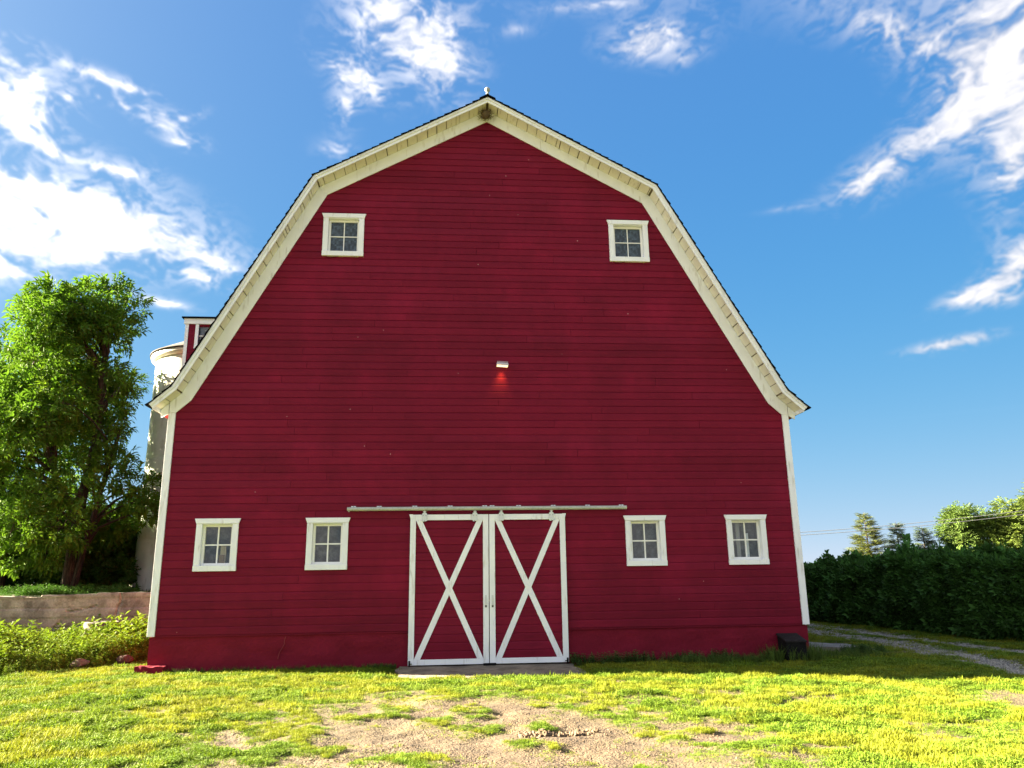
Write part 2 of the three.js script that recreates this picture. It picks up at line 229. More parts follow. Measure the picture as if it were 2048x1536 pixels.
// raised yard behind the retaining wall
const TERRACE = 1.22, RW_Z = -6;
{
  const g = new THREE.PlaneGeometry(40, 40, 80, 80); g.rotateX(-Math.PI / 2); g.translate(-26.2, TERRACE, RW_Z - 20.2);
  const p = g.attributes.position; for (let i = 0; i < p.count; i++) p.setY(i, TERRACE - 0.06 + 0.22 * fbm(p.getX(i) * 0.4, p.getZ(i) * 0.4, 2, 3) * smooth(RW_Z, RW_Z - 3, p.getZ(i)));
  uvm(g); g.computeVertexNormals();
  tag(mesh('terrace', g, std({ color: lin(0.10, 0.085, 0.05), map: scaled(T_soil, 1.6), roughness: 0.97 })), 'raised earth yard behind the concrete retaining wall', 'ground', null, 'structure');
}

// ------------------------------------------------------------------ barn
const barn = thing('barn', 'large crimson gambrel roofed barn with white trim and sliding doors', 'barn');
const HW = 6.1, BACK = -18, SID0 = 0.633, COURSE = 0.146;
const INNER = [[0, 11.19], [3.336, 9.345], [5.712, 4.934], [5.97, 4.70]];          // lower edge of the frieze board, right half
function offset(line, d) {                                           // parallel line, outwards
  const n = [], out = [];
  for (let i = 0; i < line.length - 1; i++) { const dx = line[i + 1][0] - line[i][0], dy = line[i + 1][1] - line[i][1], l = Math.hypot(dx, dy); n.push([-dy / l, dx / l]); }
  for (let i = 0; i < line.length; i++) {
    const a = n[Math.max(0, i - 1)], b = i === 0 ? [-n[0][0], n[0][1]] : n[Math.min(i, n.length - 1)], A = i === 0 ? n[0] : a;
    const s = 1 / (1 + A[0] * b[0] + A[1] * b[1]); out.push([line[i][0] + (A[0] + b[0]) * s * d, line[i][1] + (A[1] + b[1]) * s * d]);
  }
  return out;
}
const outward = -1;                                                  // normals above point inwards for a line that runs down and to the right
const kick = (() => { const a = INNER[2], b = INNER[3], l = Math.hypot(b[0] - a[0], b[1] - a[1]); return [(b[0] - a[0]) / l, (b[1] - a[1]) / l]; })();
const LONG = [...INNER.slice(0, 3), [INNER[3][0] + kick[0] * 0.22, INNER[3][1] + kick[1] * 0.22]];
const test = offset(LONG, 0.23); const SGN = test[1][0] > LONG[1][0] ? 1 : -1;
const off = (d) => offset(LONG, d * SGN);
const SOFFIT = off(0.23);
const sideX = (pts, s) => pts.map(([x, y]) => [x * s, y]);
const halfAt = (y, line) => { for (let i = 0; i < line.length - 1; i++) if (y <= line[i][1] && y >= line[i + 1][1]) return lerp(line[i][0], line[i + 1][0], (line[i][1] - y) / (line[i][1] - line[i + 1][1])); return y > line[0][1] ? 0 : 99; };

const windows = [
  { x0: -5.409, x1: -4.649, y0: 1.742, y1: 2.599, kind: 'low', label: 'four pane window by the left corner with a pale cabinet inside', inside: 'cabinet' },
  { x0: -3.400, x1: -2.640, y0: 1.742, y1: 2.599, kind: 'low', label: 'four pane window left of the door track', inside: '' },
  { x0: 2.630, x1: 3.409, y0: 1.742, y1: 2.599, kind: 'low', label: 'four pane window right of the door track', inside: '' },
  { x0: 4.631, x1: 5.419, y0: 1.742, y1: 2.599, kind: 'low', label: 'four pane window by the right corner with a painted pale reflection inside', inside: 'reflection_strip' },
  { x0: -3.385, x1: -2.553, y0: 7.981, y1: 8.828, kind: 'loft', label: 'dusty loft window under the left roof slope', inside: '' },
  { x0: 2.579, x1: 3.423, y0: 7.981, y1: 8.828, kind: 'loft', label: 'dusty loft window under the right roof slope', inside: '' },
];
const CAS = 0.105, hole = (w) => ({ x0: w.x0 + CAS - 0.012, x1: w.x1 - CAS + 0.012, y0: w.y0 + 0.09, y1: w.y1 + 0.005 });
const DOOR = { x0: -1.45, x1: 1.43, y1: 2.66 };

// front wall core, with real openings
const mid = off(0.11);
{
  const pts = [[-6.02, SID0 - 0.03], [6.02, SID0 - 0.03], [6.02, 4.72]]; const so = off(0.2);
  pts.push([so[2][0] - 0.05, so[2][1]], [so[1][0], so[1][1]], [0, so[0][1]], [-so[1][0], so[1][1]], [-so[2][0] + 0.05, so[2][1]], [-6.02, 4.72]);
  const s = new THREE.Shape(pts.map((p) => new THREE.Vector2(...p)));
  for (const h of [...windows.map(hole), { x0: DOOR.x0 + 0.1, x1: DOOR.x1 - 0.1, y0: SID0 + 0.01, y1: DOOR.y1 - 0.1 }]) s.holes.push(new THREE.Path([[h.x0, h.y0], [h.x0, h.y1], [h.x1, h.y1], [h.x1, h.y0]].map((p) => new THREE.Vector2(...p))));
  const g = new THREE.ExtrudeGeometry(s, { depth: 0.14, bevelEnabled: false }); g.translate(0, 0, -0.141);
  var frontWall = mesh('front_wall', uvm(g), redMat, barn);
}
// one lap board: flat face, chamfered upper edge, drip edge below; ends may slope with the roof
function sidingBoard(l0, l1, r0, r1, y, h, t, cham) {
  const prof = cham ? [[0, 0.004], [t - 0.003, 0.002], [t, 0.006], [t, h - 0.026], [t - 0.014, h + 0.004], [0, h + 0.004]] : [[0, 0.004], [t, 0.004], [t, h - 0.002], [0, h - 0.002]];
  const n = prof.length, pos = [], P = (k, e) => { const f = clamp(prof[k][1] / h); return [e ? lerp(r0, r1, f) : lerp(l0, l1, f), y + prof[k][1], prof[k][0]]; };
  for (let k = 0; k < n; k++) { const m = (k + 1) % n; pos.push(...P(k, 0), ...P(m, 0), ...P(k, 1), ...P(k, 1), ...P(m, 0), ...P(m, 1)); }
  for (let k = 1; k < n - 1; k++) pos.push(...P(0, 0), ...P(k + 1, 0), ...P(k, 0), ...P(0, 1), ...P(k, 1), ...P(k + 1, 1));
  for (let i = 0; i < pos.length; i += 9) { for (let q = 0; q < 3; q++) { const a = pos[i + 3 + q]; pos[i + 3 + q] = pos[i + 6 + q]; pos[i + 6 + q] = a; } }
  const g = new THREE.BufferGeometry(); g.setAttribute('position', new THREE.Float32BufferAttribute(pos, 3)); return uvm(g);
}
{
  const r = rng(5), cuts = [...windows.map(hole), { x0: DOOR.x0 + 0.06, x1: DOOR.x1 - 0.06, y0: 0, y1: DOOR.y1 - 0.04 }];
  const put = (l0, l1, r0, r1, y, h, cham) => { const b = mesh('siding_board', sidingBoard(l0, l1, r0, r1, y, h, 0.0225 - r() * 0.0018, cham), redMats[Math.floor(r() * redMats.length)], frontWall); b.position.y = (r() - 0.5) * 0.003; b.rotation.z = (r() - 0.5) * 0.0005; };
  for (let c = 0; c < 80; c++) {
    const y = SID0 + c * COURSE, top = y + COURSE; if (y > mid[0][1] - 0.05) break;
    const hw = (yy) => (yy < 4.70 ? 5.972 : Math.min(5.972, halfAt(Math.min(yy, mid[0][1] - 0.001), mid))), a = hw(y), b = hw(top);
    let parts = [[-a, a]]; const notch = [];
    for (const q of cuts) {
      if (q.y1 <= y + 0.004 || q.y0 >= top - 0.004) continue;
      parts = parts.flatMap(([s, e]) => (q.x1 <= s || q.x0 >= e ? [[s, e]] : [[s, q.x0], [q.x1, e]]));
      if (q.y0 > y + 0.01) notch.push([q.x0, q.x1, y, q.y0 - y]);
      if (q.y1 < top - 0.01) notch.push([q.x0, q.x1, q.y1, top - q.y1]);
    }
    for (const [s, e] of parts) {
      const cut = [s]; let at = s + 1.6 + r() * 3.4; while (at < e - 1.2) { cut.push(at); at += 2.6 + r() * 3.6; } cut.push(e);
      for (let k = 0; k < cut.length - 1; k++) { const L = cut[k], Rr = cut[k + 1] - (k < cut.length - 2 ? 0.0045 : 0); put(L, k === 0 && s === -a ? -b : L, Rr, k === cut.length - 2 && e === a ? b : Rr, y, COURSE, true); }
    }
    for (const [x0, x1, yy, h] of notch) put(x0 + 0.001, x1 - 0.001, x0 + 0.001, x1 - 0.001, yy, h, false);
  }
  // flakes where the paint has come off
  const chips = []; const spots = [[-2.1, 6.4], [0.4, 9.9], [0.05, 9.4], [0.65, 9.1], [-2.6, 6.2], [-5.7, 5.1], [2.9, 6.8], [1.5, 5.9], [-0.6, 5.5], [4.1, 1.5], [3.6, 1.2], [-5.6, 0.75], [-3.4, 2.3], [0.9, 10.3], [-1.9, 3.9], [5.0, 3.4], [-4.4, 3.2], [2.2, 4.4], [4.9, 5.6], [-0.2, 7.9], [-3.9, 4.6], [1.9, 8.4], [-2.4, 4.05], [-2.7, 4.85]];
  for (const [x, y] of spots) { const w = 0.006 + r() * 0.01, h = 0.008 + r() * 0.024, yy = SID0 + Math.floor((y - SID0) / COURSE) * COURSE + 0.03 + r() * 0.04; chips.push(prism([[x, yy], [x + w, yy + h * 0.3], [x + w * 0.6, yy + h], [x - w * 0.3, yy + h * 0.6]], 0.0215, 0.0234)); }
  tag(mesh('paint_flakes', merge(chips), std({ color: lin(0.55, 0.30, 0.30), roughness: 0.9 }), frontWall), null, null, null, 'stuff');
}
// frieze boards under the eaves line: [inner .. outer], front face proud of the siding
const strip = (line0, line1, i) => [line0[i], line0[i + 1], line1[i + 1], line1[i]];
for (const s of [-1, 1]) for (let i = 0; i < 3; i++) {
  const a = off(0).map((p) => [...p]), b = off(0.229); a[3] = [5.985, INNER[3][1] - (5.985 - 5.97) * 0.9]; b[3] = [6.08, b[2][1] + (6.08 - b[2][0]) / kick[0] * kick[1]];
  let q = strip(a, b, i); if (i === 2) q = [a[2], [5.97, 4.70], [6.095, 4.70], [6.095, b[3][1]], b[3], b[2]];
  mesh('frieze_board', prism(sideX(s > 0 ? q : [...q].reverse(), s), 0.0238, 0.05, 0.003), whiteMat, frontWall);
}
// corner boards
for (const s of [-1, 1]) { const g = merge([bx(s > 0 ? 5.975 : -6.105, s > 0 ? 6.105 : -5.975, SID0 - 0.012, 4.698, -0.02, 0.047, 0.004), bx(s > 0 ? 6.072 : -6.106, s > 0 ? 6.106 : -6.072, SID0 - 0.012, 4.698, -0.15, -0.021, 0.004)]); mesh('corner_board', g, whiteMat, frontWall); }
mesh('drip_board', bx(-5.97, DOOR.x0 - 0.06, SID0 - 0.028, SID0 - 0.002, -0.01, 0.012), redMats[3], frontWall);
mesh('drip_board', bx(DOOR.x1 + 0.06, 5.97, SID0 - 0.028, SID0 - 0.002, -0.01, 0.012), redMats[3], frontWall);

// other walls: lap boards joined into one surface (they cannot be seen apart)
for (const s of [-1, 1]) {
  const pos = []; for (let y = SID0; y < 4.75; y += COURSE) { const x0 = s * 6.07, x1 = s * 6.05, q = [[x0, y, BACK], [x0, y, -0.15], [x1, y + COURSE, -0.15], [x1, y + COURSE, BACK], [x0, y + COURSE, BACK], [x0, y + COURSE, -0.15]]; pos.push(...q[0], ...q[1], ...q[2], ...q[0], ...q[2], ...q[3], ...q[3], ...q[2], ...q[5], ...q[3], ...q[5], ...q[4]); }
  const g = new THREE.BufferGeometry(); g.setAttribute('position', new THREE.Float32BufferAttribute(pos, 3));
  mesh('side_wall', merge([uvm(g), bx(s > 0 ? 5.95 : -6.045, s > 0 ? 6.045 : -5.95, SID0, 4.9, BACK, -0.15)]), redMats[1], barn);
}
{ const so = off(0.2), pts = [[-6.04, SID0], [6.04, SID0], [6.04, 4.75], [so[2][0], so[2][1]], [so[1][0], so[1][1]], [0, so[0][1]], [-so[1][0], so[1][1]], [-so[2][0], so[2][1]], [-6.04, 4.75]]; mesh('back_wall', prism(pts, BACK - 0.1, BACK), redMats[2], barn); }
// painted concrete foundation
{
  const mk = (x0, x1) => { const n = Math.ceil((x1 - x0) / 0.07), g = new THREE.BoxGeometry(x1 - x0, 0.85, 0.28, n, 12, 1); g.translate((x0 + x1) / 2, 0.605 - 0.425, -0.15); const p = g.attributes.position; for (let i = 0; i < p.count; i++) { const x = p.getX(i), y = p.getY(i), z = p.getZ(i); if (z > -0.02) p.setZ(i, z + (fbm(x * 1.3, y * 4, 2, 4) - 0.5) * 0.045 + (fbm(x * 9, y * 9, 5, 2) - 0.5) * 0.012 - 0.005); else if (Math.abs(Math.abs(x) - 6.07) < 0.03) p.setX(i, x + Math.sign(x) * (fbm(z * 5, y * 8, 5, 3) - 0.5) * 0.03); } const q = g.toNonIndexed(); g.computeVertexNormals(); return uvm(g); };
  const f = mesh('foundation', merge([mk(-6.075, DOOR.x0 + 0.03), mk(DOOR.x1 - 0.03, 6.075), bx(-6.06, -5.8, -0.2, 0.6, BACK, -0.3), bx(5.8, 6.06, -0.2, 0.6, BACK, -0.3), bx(-6.06, 6.06, -0.2, 0.6, BACK - 0.1, BACK)]), redConc, barn);
  // hairline cracks showing pale mortar
  const crack = (pts, w, m) => { const out = []; for (let i = 0; i < pts.length - 1; i++) { const [x0, y0] = pts[i], [x1, y1] = pts[i + 1]; out.push(prism([[x0 - w, y0], [x1 - w, y1], [x1 + w, y1], [x0 + w, y0]], -0.03, -0.002 + (fbm(x0 * 1.3, y0 * 4, 2, 4) - 0.5) * 0.045)); } return mesh('crack', merge(out), m, f); };
  crack([[-3.69, 0.58], [-3.71, 0.50], [-3.705, 0.45], [-3.75, 0.37], [-3.79, 0.30], [-3.81, 0.2]], 0.003, std({ color: lin(0.33, 0.06, 0.065), roughness: 0.95 }));
}
mesh('side_jamb', bx(6.078, 6.12, 0.04, SID0 - 0.014, -0.2, -0.13, 0.004), whiteMat, barn);

// windows: casing with children sill, head, sash, muntins, four panes, backing panel
for (const w of windows) {
  const { x0, x1, y0, y1 } = w, zf = 0.052, hx0 = x0 + CAS, hx1 = x1 - CAS, sillTop = y0 + 0.105, c = (x0 + x1) / 2;
  const g = merge([bx(x0, hx0, sillTop, y1, -0.02, zf, 0.004), bx(hx1, x1, sillTop, y1, -0.02, zf, 0.004),
    bx(hx0 - 0.012, hx0 - 0.0005, sillTop, y1, -0.13, -0.021), bx(hx1 + 0.0005, hx1 + 0.012, sillTop, y1, -0.13, -0.021), bx(hx0, hx1, y1 - 0.012, y1 - 0.001, -0.13, 0.04)]);
  const win = tag(mesh('window', g, whiteMat, barn), w.label);
  mesh('sill', bx(x0 - 0.004, x1 + 0.004, y0, sillTop - 0.001, -0.12, zf + 0.012, 0.006), whiteMat, win);
  mesh('head', prism([[x0 - 0.002, y1 + 0.001], [x1 + 0.002, y1 + 0.001], [x1 + 0.034, y1 + 0.095], [x0 - 0.034, y1 + 0.095]], -0.02, zf + 0.01, 0.003), whiteMat, win);
  const s = 0.04, gz = -0.075, yb = sillTop + 0.001, yt = y1 - 0.014, xa = hx0 + 0.001, xb = hx1 - 0.001;
  mesh('sash', merge([bx(xa, xa + s, yb, yt, gz - 0.02, gz + 0.03, 0.003), bx(xb - s, xb, yb, yt, gz - 0.02, gz + 0.03, 0.003), bx(xa + s, xb - s, yb, yb + s, gz - 0.02, gz + 0.029, 0.003), bx(xa + s, xb - s, yt - s, yt, gz - 0.02, gz + 0.029, 0.003)]), sashMat, win);
  const px0 = xa + s, px1 = xb - s, py0 = yb + s, py1 = yt - s, my = (py0 + py1) / 2, m = w.kind === 'loft' ? 0.009 : 0.012;
  mesh('muntin', bx(c - m, c + m, py0, py1, gz - 0.012, gz + 0.018), sashMat, win); mesh('muntin', bx(px0, px1, my - m, my + m, gz - 0.011, gz + 0.016), sashMat, win);
  for (const [a, b] of [[px0, c - m], [c + m, px1]]) for (const [d, e] of [[py0, my - m], [my + m, py1]]) mesh('pane', bx(a, b, d, e, gz - 0.002, gz + 0.002), w.kind === 'loft' ? dustyGlass : glassMat, win);
  mesh('backing', bx(hx0 - 0.005, hx1 + 0.005, sillTop, y1, -0.235, -0.225), w.kind === 'loft' ? darkRoom : backingMats[windows.indexOf(w)], win);  // panel added behind the panes to set their tone
  if (w.inside === 'cabinet') { mesh('cabinet', bx(c + 0.03, c + 0.13, py0, my - 0.02, -0.22, -0.16), std({ color: lin(0.55, 0.44, 0.28), roughness: 0.8 }), win); mesh('cabinet', bx(c + 0.02, c + 0.11, py0, py0 + 0.15, -0.155, -0.13), std({ color: lin(0.30, 0.19, 0.10), roughness: 0.8 }), win); }
  if (w.inside === 'reflection_strip') { mesh('reflection_strip', bx(c + 0.04, c + 0.10, py0, my + 0.13, -0.2, -0.16), std({ color: lin(0.75, 0.78, 0.78), roughness: 0.5 }), win); mesh('reflection_strip', bx(c - 0.14, c - 0.06, py0, py1, -0.2, -0.18), std({ color: lin(0.33, 0.33, 0.32), roughness: 0.8 }), win); }  // pale strips stand in for an upright reflection in the glass
}

// sliding doors
function door(x0, x1, s, label) {
  const zb = 0.055, zf = 0.082, y0 = 0.045, y1 = 2.735, st = 0.105;
  const d = tag(mesh('door', bx(x0 + 0.002, x1 - 0.002, y0 + 0.01, y1 - 0.01, 0.04, zb), redMats[1], barn), label);
  const r = rng(s > 0 ? 31 : 32);
  for (let y = y0 + 0.09; y < y1 - 0.1; y += COURSE) { const b = mesh('door_board', sidingBoard(x0 + st - 0.01, x0 + st - 0.01, x1 - st + 0.01, x1 - st + 0.01, 0, Math.min(COURSE, y1 - 0.09 - y), 0.016, true), redMats[Math.floor(r() * 5)], d); b.position.set(0, y, zb); }
  mesh('stile', bx(x0, x0 + st, y0, y1 - (s < 0 ? 0 : 0.001), zb + 0.0005, zf + 0.012, 0.004), whiteMat, d); mesh('stile', bx(x1 - st, x1, y0, y1 - (s > 0 ? 0 : 0.001), zb + 0.0005, zf + 0.012, 0.004), whiteMat, d);
  const outer = s < 0 ? x0 - 0.02 : x1 + 0.02;
  mesh('rail', s < 0 ? prism([[x0 + st, y1 - 0.105], [x1 - st, y1 - 0.105], [x1 - st, y1], [x0 + st, y1]], zb + 0.0005, zf + 0.010, 0.003) : prism([[x0 + st, y1 - 0.105], [x1 - st, y1 - 0.105], [x1 - st, y1], [x0 + st, y1]], zb + 0.0005, zf + 0.010, 0.003), whiteMat, d);
  mesh('cap', prism(s < 0 ? [[outer + 0.02, y1 - 0.07], [x0 + 0.05, y1 - 0.07], [x0 + 0.05, y1 + 0.006], [outer, y1 + 0.006]] : [[x1 - 0.05, y1 - 0.07], [x1, y1 - 0.07], [outer, y1 + 0.006], [x1 - 0.05, y1 + 0.006]], zf + 0.0125, zf + 0.02), whiteMat, d);
  mesh('rail', bx(x0 + st, x1 - st, y0, y0 + 0.095, zb + 0.0005, zf + 0.010, 0.004), whiteMat, d);
  const a = [x0 + st, y0 + 0.096], b = [x1 - st, y1 - 0.106], L = Math.hypot(b[0] - a[0], b[1] - a[1]), wv = 0.051;
  const brace = (p, q, z0, z1) => { const dx = (q[0] - p[0]) / L, dy = (q[1] - p[1]) / L, nx = -dy * wv, ny = dx * wv; const hxw = wv / Math.abs(dy);   // ends cut level with the rails
    mesh('brace', prism([[p[0] + Math.sign(q[0] - p[0]) * 2 * hxw, p[1]], [q[0], q[1]], [q[0] - Math.sign(q[0] - p[0]) * 2 * hxw, q[1]], [p[0], p[1]]].map(([x, y]) => [x, y]), z0, z1, 0.003), whiteMat, d); };
  brace(a, b, zb + 0.0165, zf + 0.006); brace([x1 - st, y0 + 0.096], [x0 + st, y1 - 0.106], zb + 0.0165, zf + 0.0085);
  const hx = s < 0 ? x1 - 0.055 : x0 + 0.055;
  mesh('handle', merge([bx(hx - 0.018, hx + 0.018, 1.03, 1.25, zf + 0.0125, zf + 0.017, 0.002), bx(hx - 0.007, hx + 0.007, 1.08, 1.21, zf + 0.045, zf + 0.057, 0.004), bx(hx - 0.007, hx + 0.007, 1.195, 1.21, zf + 0.017, zf + 0.045), bx(hx - 0.007, hx + 0.007, 1.08, 1.095, zf + 0.017, zf + 0.045)]), steel, d);
  mesh('latch', bx(hx - 0.016, hx + 0.016, 1.035, 1.07, zf + 0.0171, zf + 0.022), std({ color: lin(0.06, 0.06, 0.06), roughness: 0.5 }), d);
  for (const hx2 of s < 0 ? [-1.22, -0.27] : [0.23, 1.19]) {
    const hgr = mesh('hanger', prism([[hx2 - 0.047, y1 - 0.115], [hx2 - 0.03, y1 - 0.135], [hx2 + 0.047, y1 - 0.12], [hx2 + 0.047, y1 + 0.015], [hx2 + 0.012, y1 + 0.045], [hx2 - 0.012, y1 + 0.045], [hx2 - 0.047, y1 + 0.015]], zf + 0.0205, zf + 0.027, 0.001), steel, d);
    mesh('bolt', merge([[-0.026, 0.01], [0.026, 0.01], [-0.004, -0.09]].map(([u, v]) => { const c = new THREE.CylinderGeometry(0.008, 0.008, 0.008, 8); c.rotateX(Math.PI / 2); c.translate(hx2 + u, y1 - 0.03 + v, zf + 0.031); return uvm(c); })), std({ color: lin(0.25, 0.27, 0.28), roughness: 0.4, metalness: 0.6 }), d);
    mesh('roller', merge([bx(hx2 - 0.008, hx2 + 0.008, y1 + 0.03, y1 + 0.09, zf + 0.018, zf + 0.03), bx(hx2 - 0.03, hx2 + 0.03, y1 + 0.05, y1 + 0.062, zf + 0.012, zf + 0.034)]), steel, d);
  }
  mesh('stay', merge(s < 0 ? [bx(x0 + 0.012, x0 + 0.042, y0 - 0.02, y0 + 0.08, zf + 0.0125, zf + 0.03), bx(x0 + 0.02, x0 + 0.075, y0 + 0.02, y0 + 0.035, zf + 0.03, zf + 0.05)] : [bx(x1 - 0.042, x1 - 0.012, y0 - 0.02, y0 + 0.08, zf + 0.0125, zf + 0.03), bx(x1 - 0.075, x1 - 0.02, y0 + 0.02, y0 + 0.035, zf + 0.03, zf + 0.05)]), blackMat, d);
}
door(-1.485, -0.014, -1, 'left sliding door with a white cross brace'); door(0.0, 1.452, 1, 'right sliding door with a white cross brace');
mesh('floor_guide', bx(-0.12, 0.11, 0.02, 0.062, 0.096, 0.16, 0.006), blackMat, barn);
// door track with its brackets
{
  const c = new THREE.CylinderGeometry(0.036, 0.036, 5.32, 20, 1); c.rotateZ(Math.PI / 2); c.translate(-0.005, 2.845, 0.112);
  const t = mesh('door_track', uvm(c), galv, barn);
  for (const x of [-2.56, -2.08, -1.41, -0.74, -0.08, 0.06, 0.57, 1.24, 1.91, 2.57]) { const b = mesh('track_bracket', merge([bx(x - 0.045, x + 0.045, 2.868, 2.908, 0.024, 0.03, 0.002), bx(x - 0.03, x + 0.03, 2.872, 2.885, 0.03, 0.112)]), steel, t); mesh('bolt', bx(x - 0.009, x + 0.009, 2.889, 2.905, 0.0302, 0.04, 0.003), std({ color: lin(0.2, 0.22, 0.23), roughness: 0.4, metalness: 0.6 }), b); }
  mesh('track_end', bx(-2.64, -2.62, 2.79, 2.815, 0.1, 0.12), galv, t);
}

// roof
{
  const zF = 0.40, deck = mesh('roof', merge([-1, 1].flatMap((s) => [0, 1, 2].map((i) => { const a = off(0.258), b = off(0.300); return prism(sideX(s > 0 ? strip(a, b, i) : strip(a, b, i).reverse(), s), BACK - 0.4, zF - 0.02); }))), deckMat, barn);
  const r = rng(77);
  for (const s of [-1, 1]) {
    for (let i = 0; i < 3; i++) {                                     // sheathing boards seen from below, wall to fascia
      const a = SOFFIT[i], b = SOFFIT[i + 1], L = Math.hypot(b[0] - a[0], b[1] - a[1]), dx = (b[0] - a[0]) / L, dy = (b[1] - a[1]) / L, nx = -dy * SGN * -1, ny = dx; const N = [Math.abs(dy), Math.abs(dx)];
      let at = i === 0 ? 0.03 : 0.015; const end = L - (i === 2 ? 0.045 : 0.01);
      while (at < end - 0.03) {
        const gap = r() < 0.35 ? 0.024 : 0.014, w = Math.min(r() < 0.12 ? 0.09 : 0.225 + r() * 0.03, end - at), p0 = at, p1 = at + w - gap, lift = r() * 0.004;
        const q = [[a[0] + dx * p0 + N[0] * lift, a[1] + dy * p0 + N[1] * lift], [a[0] + dx * p1 + N[0] * lift, a[1] + dy * p1 + N[1] * lift], [a[0] + dx * p1 + N[0] * 0.026, a[1] + dy * p1 + N[1] * 0.026], [a[0] + dx * p0 + N[0] * 0.026, a[1] + dy * p0 + N[1] * 0.026]];
        mesh('soffit_board', prism(sideX(s > 0 ? q : q.reverse(), s), -0.1, zF - 0.022), creamMat, deck); at += w;
      }
    }
    for (let i = 0; i < 3; i++) {                                     // rake boards in two steps
      const lo = off(0.205), m1 = off(0.292), m0 = off(0.262), hi = off(0.306);
      mesh('rake_board', prism(sideX(s > 0 ? strip(lo, m1, i) : strip(lo, m1, i).reverse(), s), zF - 0.02, zF + 0.012, 0.003), whiteMat, deck);
      mesh('rake_moulding', prism(sideX(s > 0 ? strip(m0, hi, i) : strip(m0, hi, i).reverse(), s), zF + 0.0125, zF + 0.036, 0.003), whiteMat, deck);
    }
    const e = SOFFIT[3], ex = e[0] * s;                               // eave board along the side, return board at the wall, painted underside
    mesh('eave_board', bx(Math.min(ex, ex - s * 0.03), Math.max(ex, ex - s * 0.03), e[1] - 0.035, e[1] + 0.09, BACK - 0.3, zF - 0.0205, 0.003), whiteMat, deck);
    const a = off(0.225), b = off(0.075), t0 = [6.107, 0], q = [[6.107, a[2][1] + (6.107 - a[2][0]) / kick[0] * kick[1]], [e[0] - 0.031, a[2][1] + (e[0] - 0.031 - a[2][0]) / kick[0] * kick[1]], [e[0] - 0.05, b[2][1] + (e[0] - 0.10 - b[2][0]) / kick[0] * kick[1]], [6.107, b[2][1] + (6.107 - b[2][0]) / kick[0] * kick[1]]];
    mesh('return_board', prism(sideX(s > 0 ? [...q].reverse() : q, s), 0.012, 0.042, 0.002), whiteMat, deck);
    const u = [[6.05, q[3][1] + 0.08], [e[0] - 0.033, q[2][1] + 0.05], [e[0] - 0.033, q[2][1] + 0.075], [6.05, q[3][1] + 0.105]];
    mesh('eave_soffit', prism(sideX(s > 0 ? u : [...u].reverse(), s), BACK, 0.01), std({ color: lin(0.40, 0.075, 0.06), map: scaled(T_paint, 1.5), roughness: 0.8 }), deck);
    for (let z = -0.5; z > -17; z -= 0.61) mesh('rafter_tail', prism(sideX(s > 0 ? [[6.076, q[3][1] + 0.0], [e[0] - 0.036, q[2][1] + 0.0], [e[0] - 0.036, q[2][1] + 0.048], [6.076, q[3][1] + 0.078]] : [[6.076, q[3][1] + 0.078], [e[0] - 0.036, q[2][1] + 0.048], [e[0] - 0.036, q[2][1] + 0.0], [6.076, q[3][1] + 0.0]], s), z - 0.05, z), redMats[4], deck);
  }
  const courses = [];                                                 // shingle courses, butt ends stepping down the slope
  for (const s of [-1, 1]) { const base = off(0.302); for (let i = 0; i < 3; i++) {
    const a = base[i], b = base[i + 1], L = Math.hypot(b[0] - a[0], b[1] - a[1]) + (i === 2 ? 0.05 : 0.02), dx = (b[0] - a[0]) / Math.hypot(b[0] - a[0], b[1] - a[1]), dy = (b[1] - a[1]) / Math.hypot(b[0] - a[0], b[1] - a[1]), N = [Math.abs(dy), Math.abs(dx)];
    const n = Math.round(L / 0.17), w = L / n;
    for (let k = 0; k < n; k++) { const p0 = k * w, p1 = (k + 1) * w + 0.012, f = (p, h) => [a[0] + dx * p + N[0] * h, a[1] + dy * p + N[1] * h], t = 0.030 + r() * 0.008; const q = [f(p0, 0.0), f(p1, 0.004), f(p1, t), f(p0, 0.012)]; const jut = 0.452 + r() * 0.02;
      courses.push(prism(sideX(s > 0 ? q : q.reverse(), s), BACK - 0.45, jut)); }
  } }
  mesh('shingles', merge(courses), shingleMat, deck);
  const cap = off(0.335)[0][1]; mesh('ridge_cap', prism([[-0.17, cap - 0.09], [0, cap], [0.17, cap - 0.09], [0.17, cap - 0.072], [0, cap + 0.02], [-0.17, cap - 0.072]], BACK - 0.45, 0.462), shingleMat, deck);
  const fy = 11.64, lathe = new THREE.LatheGeometry([[0.0, -0.03], [0.03, -0.03], [0.022, 0.0], [0.012, 0.012], [0.03, 0.024], [0.044, 0.045], [0.048, 0.066], [0.043, 0.088], [0.028, 0.104], [0.0, 0.111]].map((p) => new THREE.Vector2(...p)), 18); lathe.scale(1.2, 1.2, 1.2); lathe.translate(0, fy, 0.42);
  mesh('finial', lathe, std({ color: lin(0.30, 0.33, 0.34), roughness: 0.5, metalness: 0.2 }), deck);
}

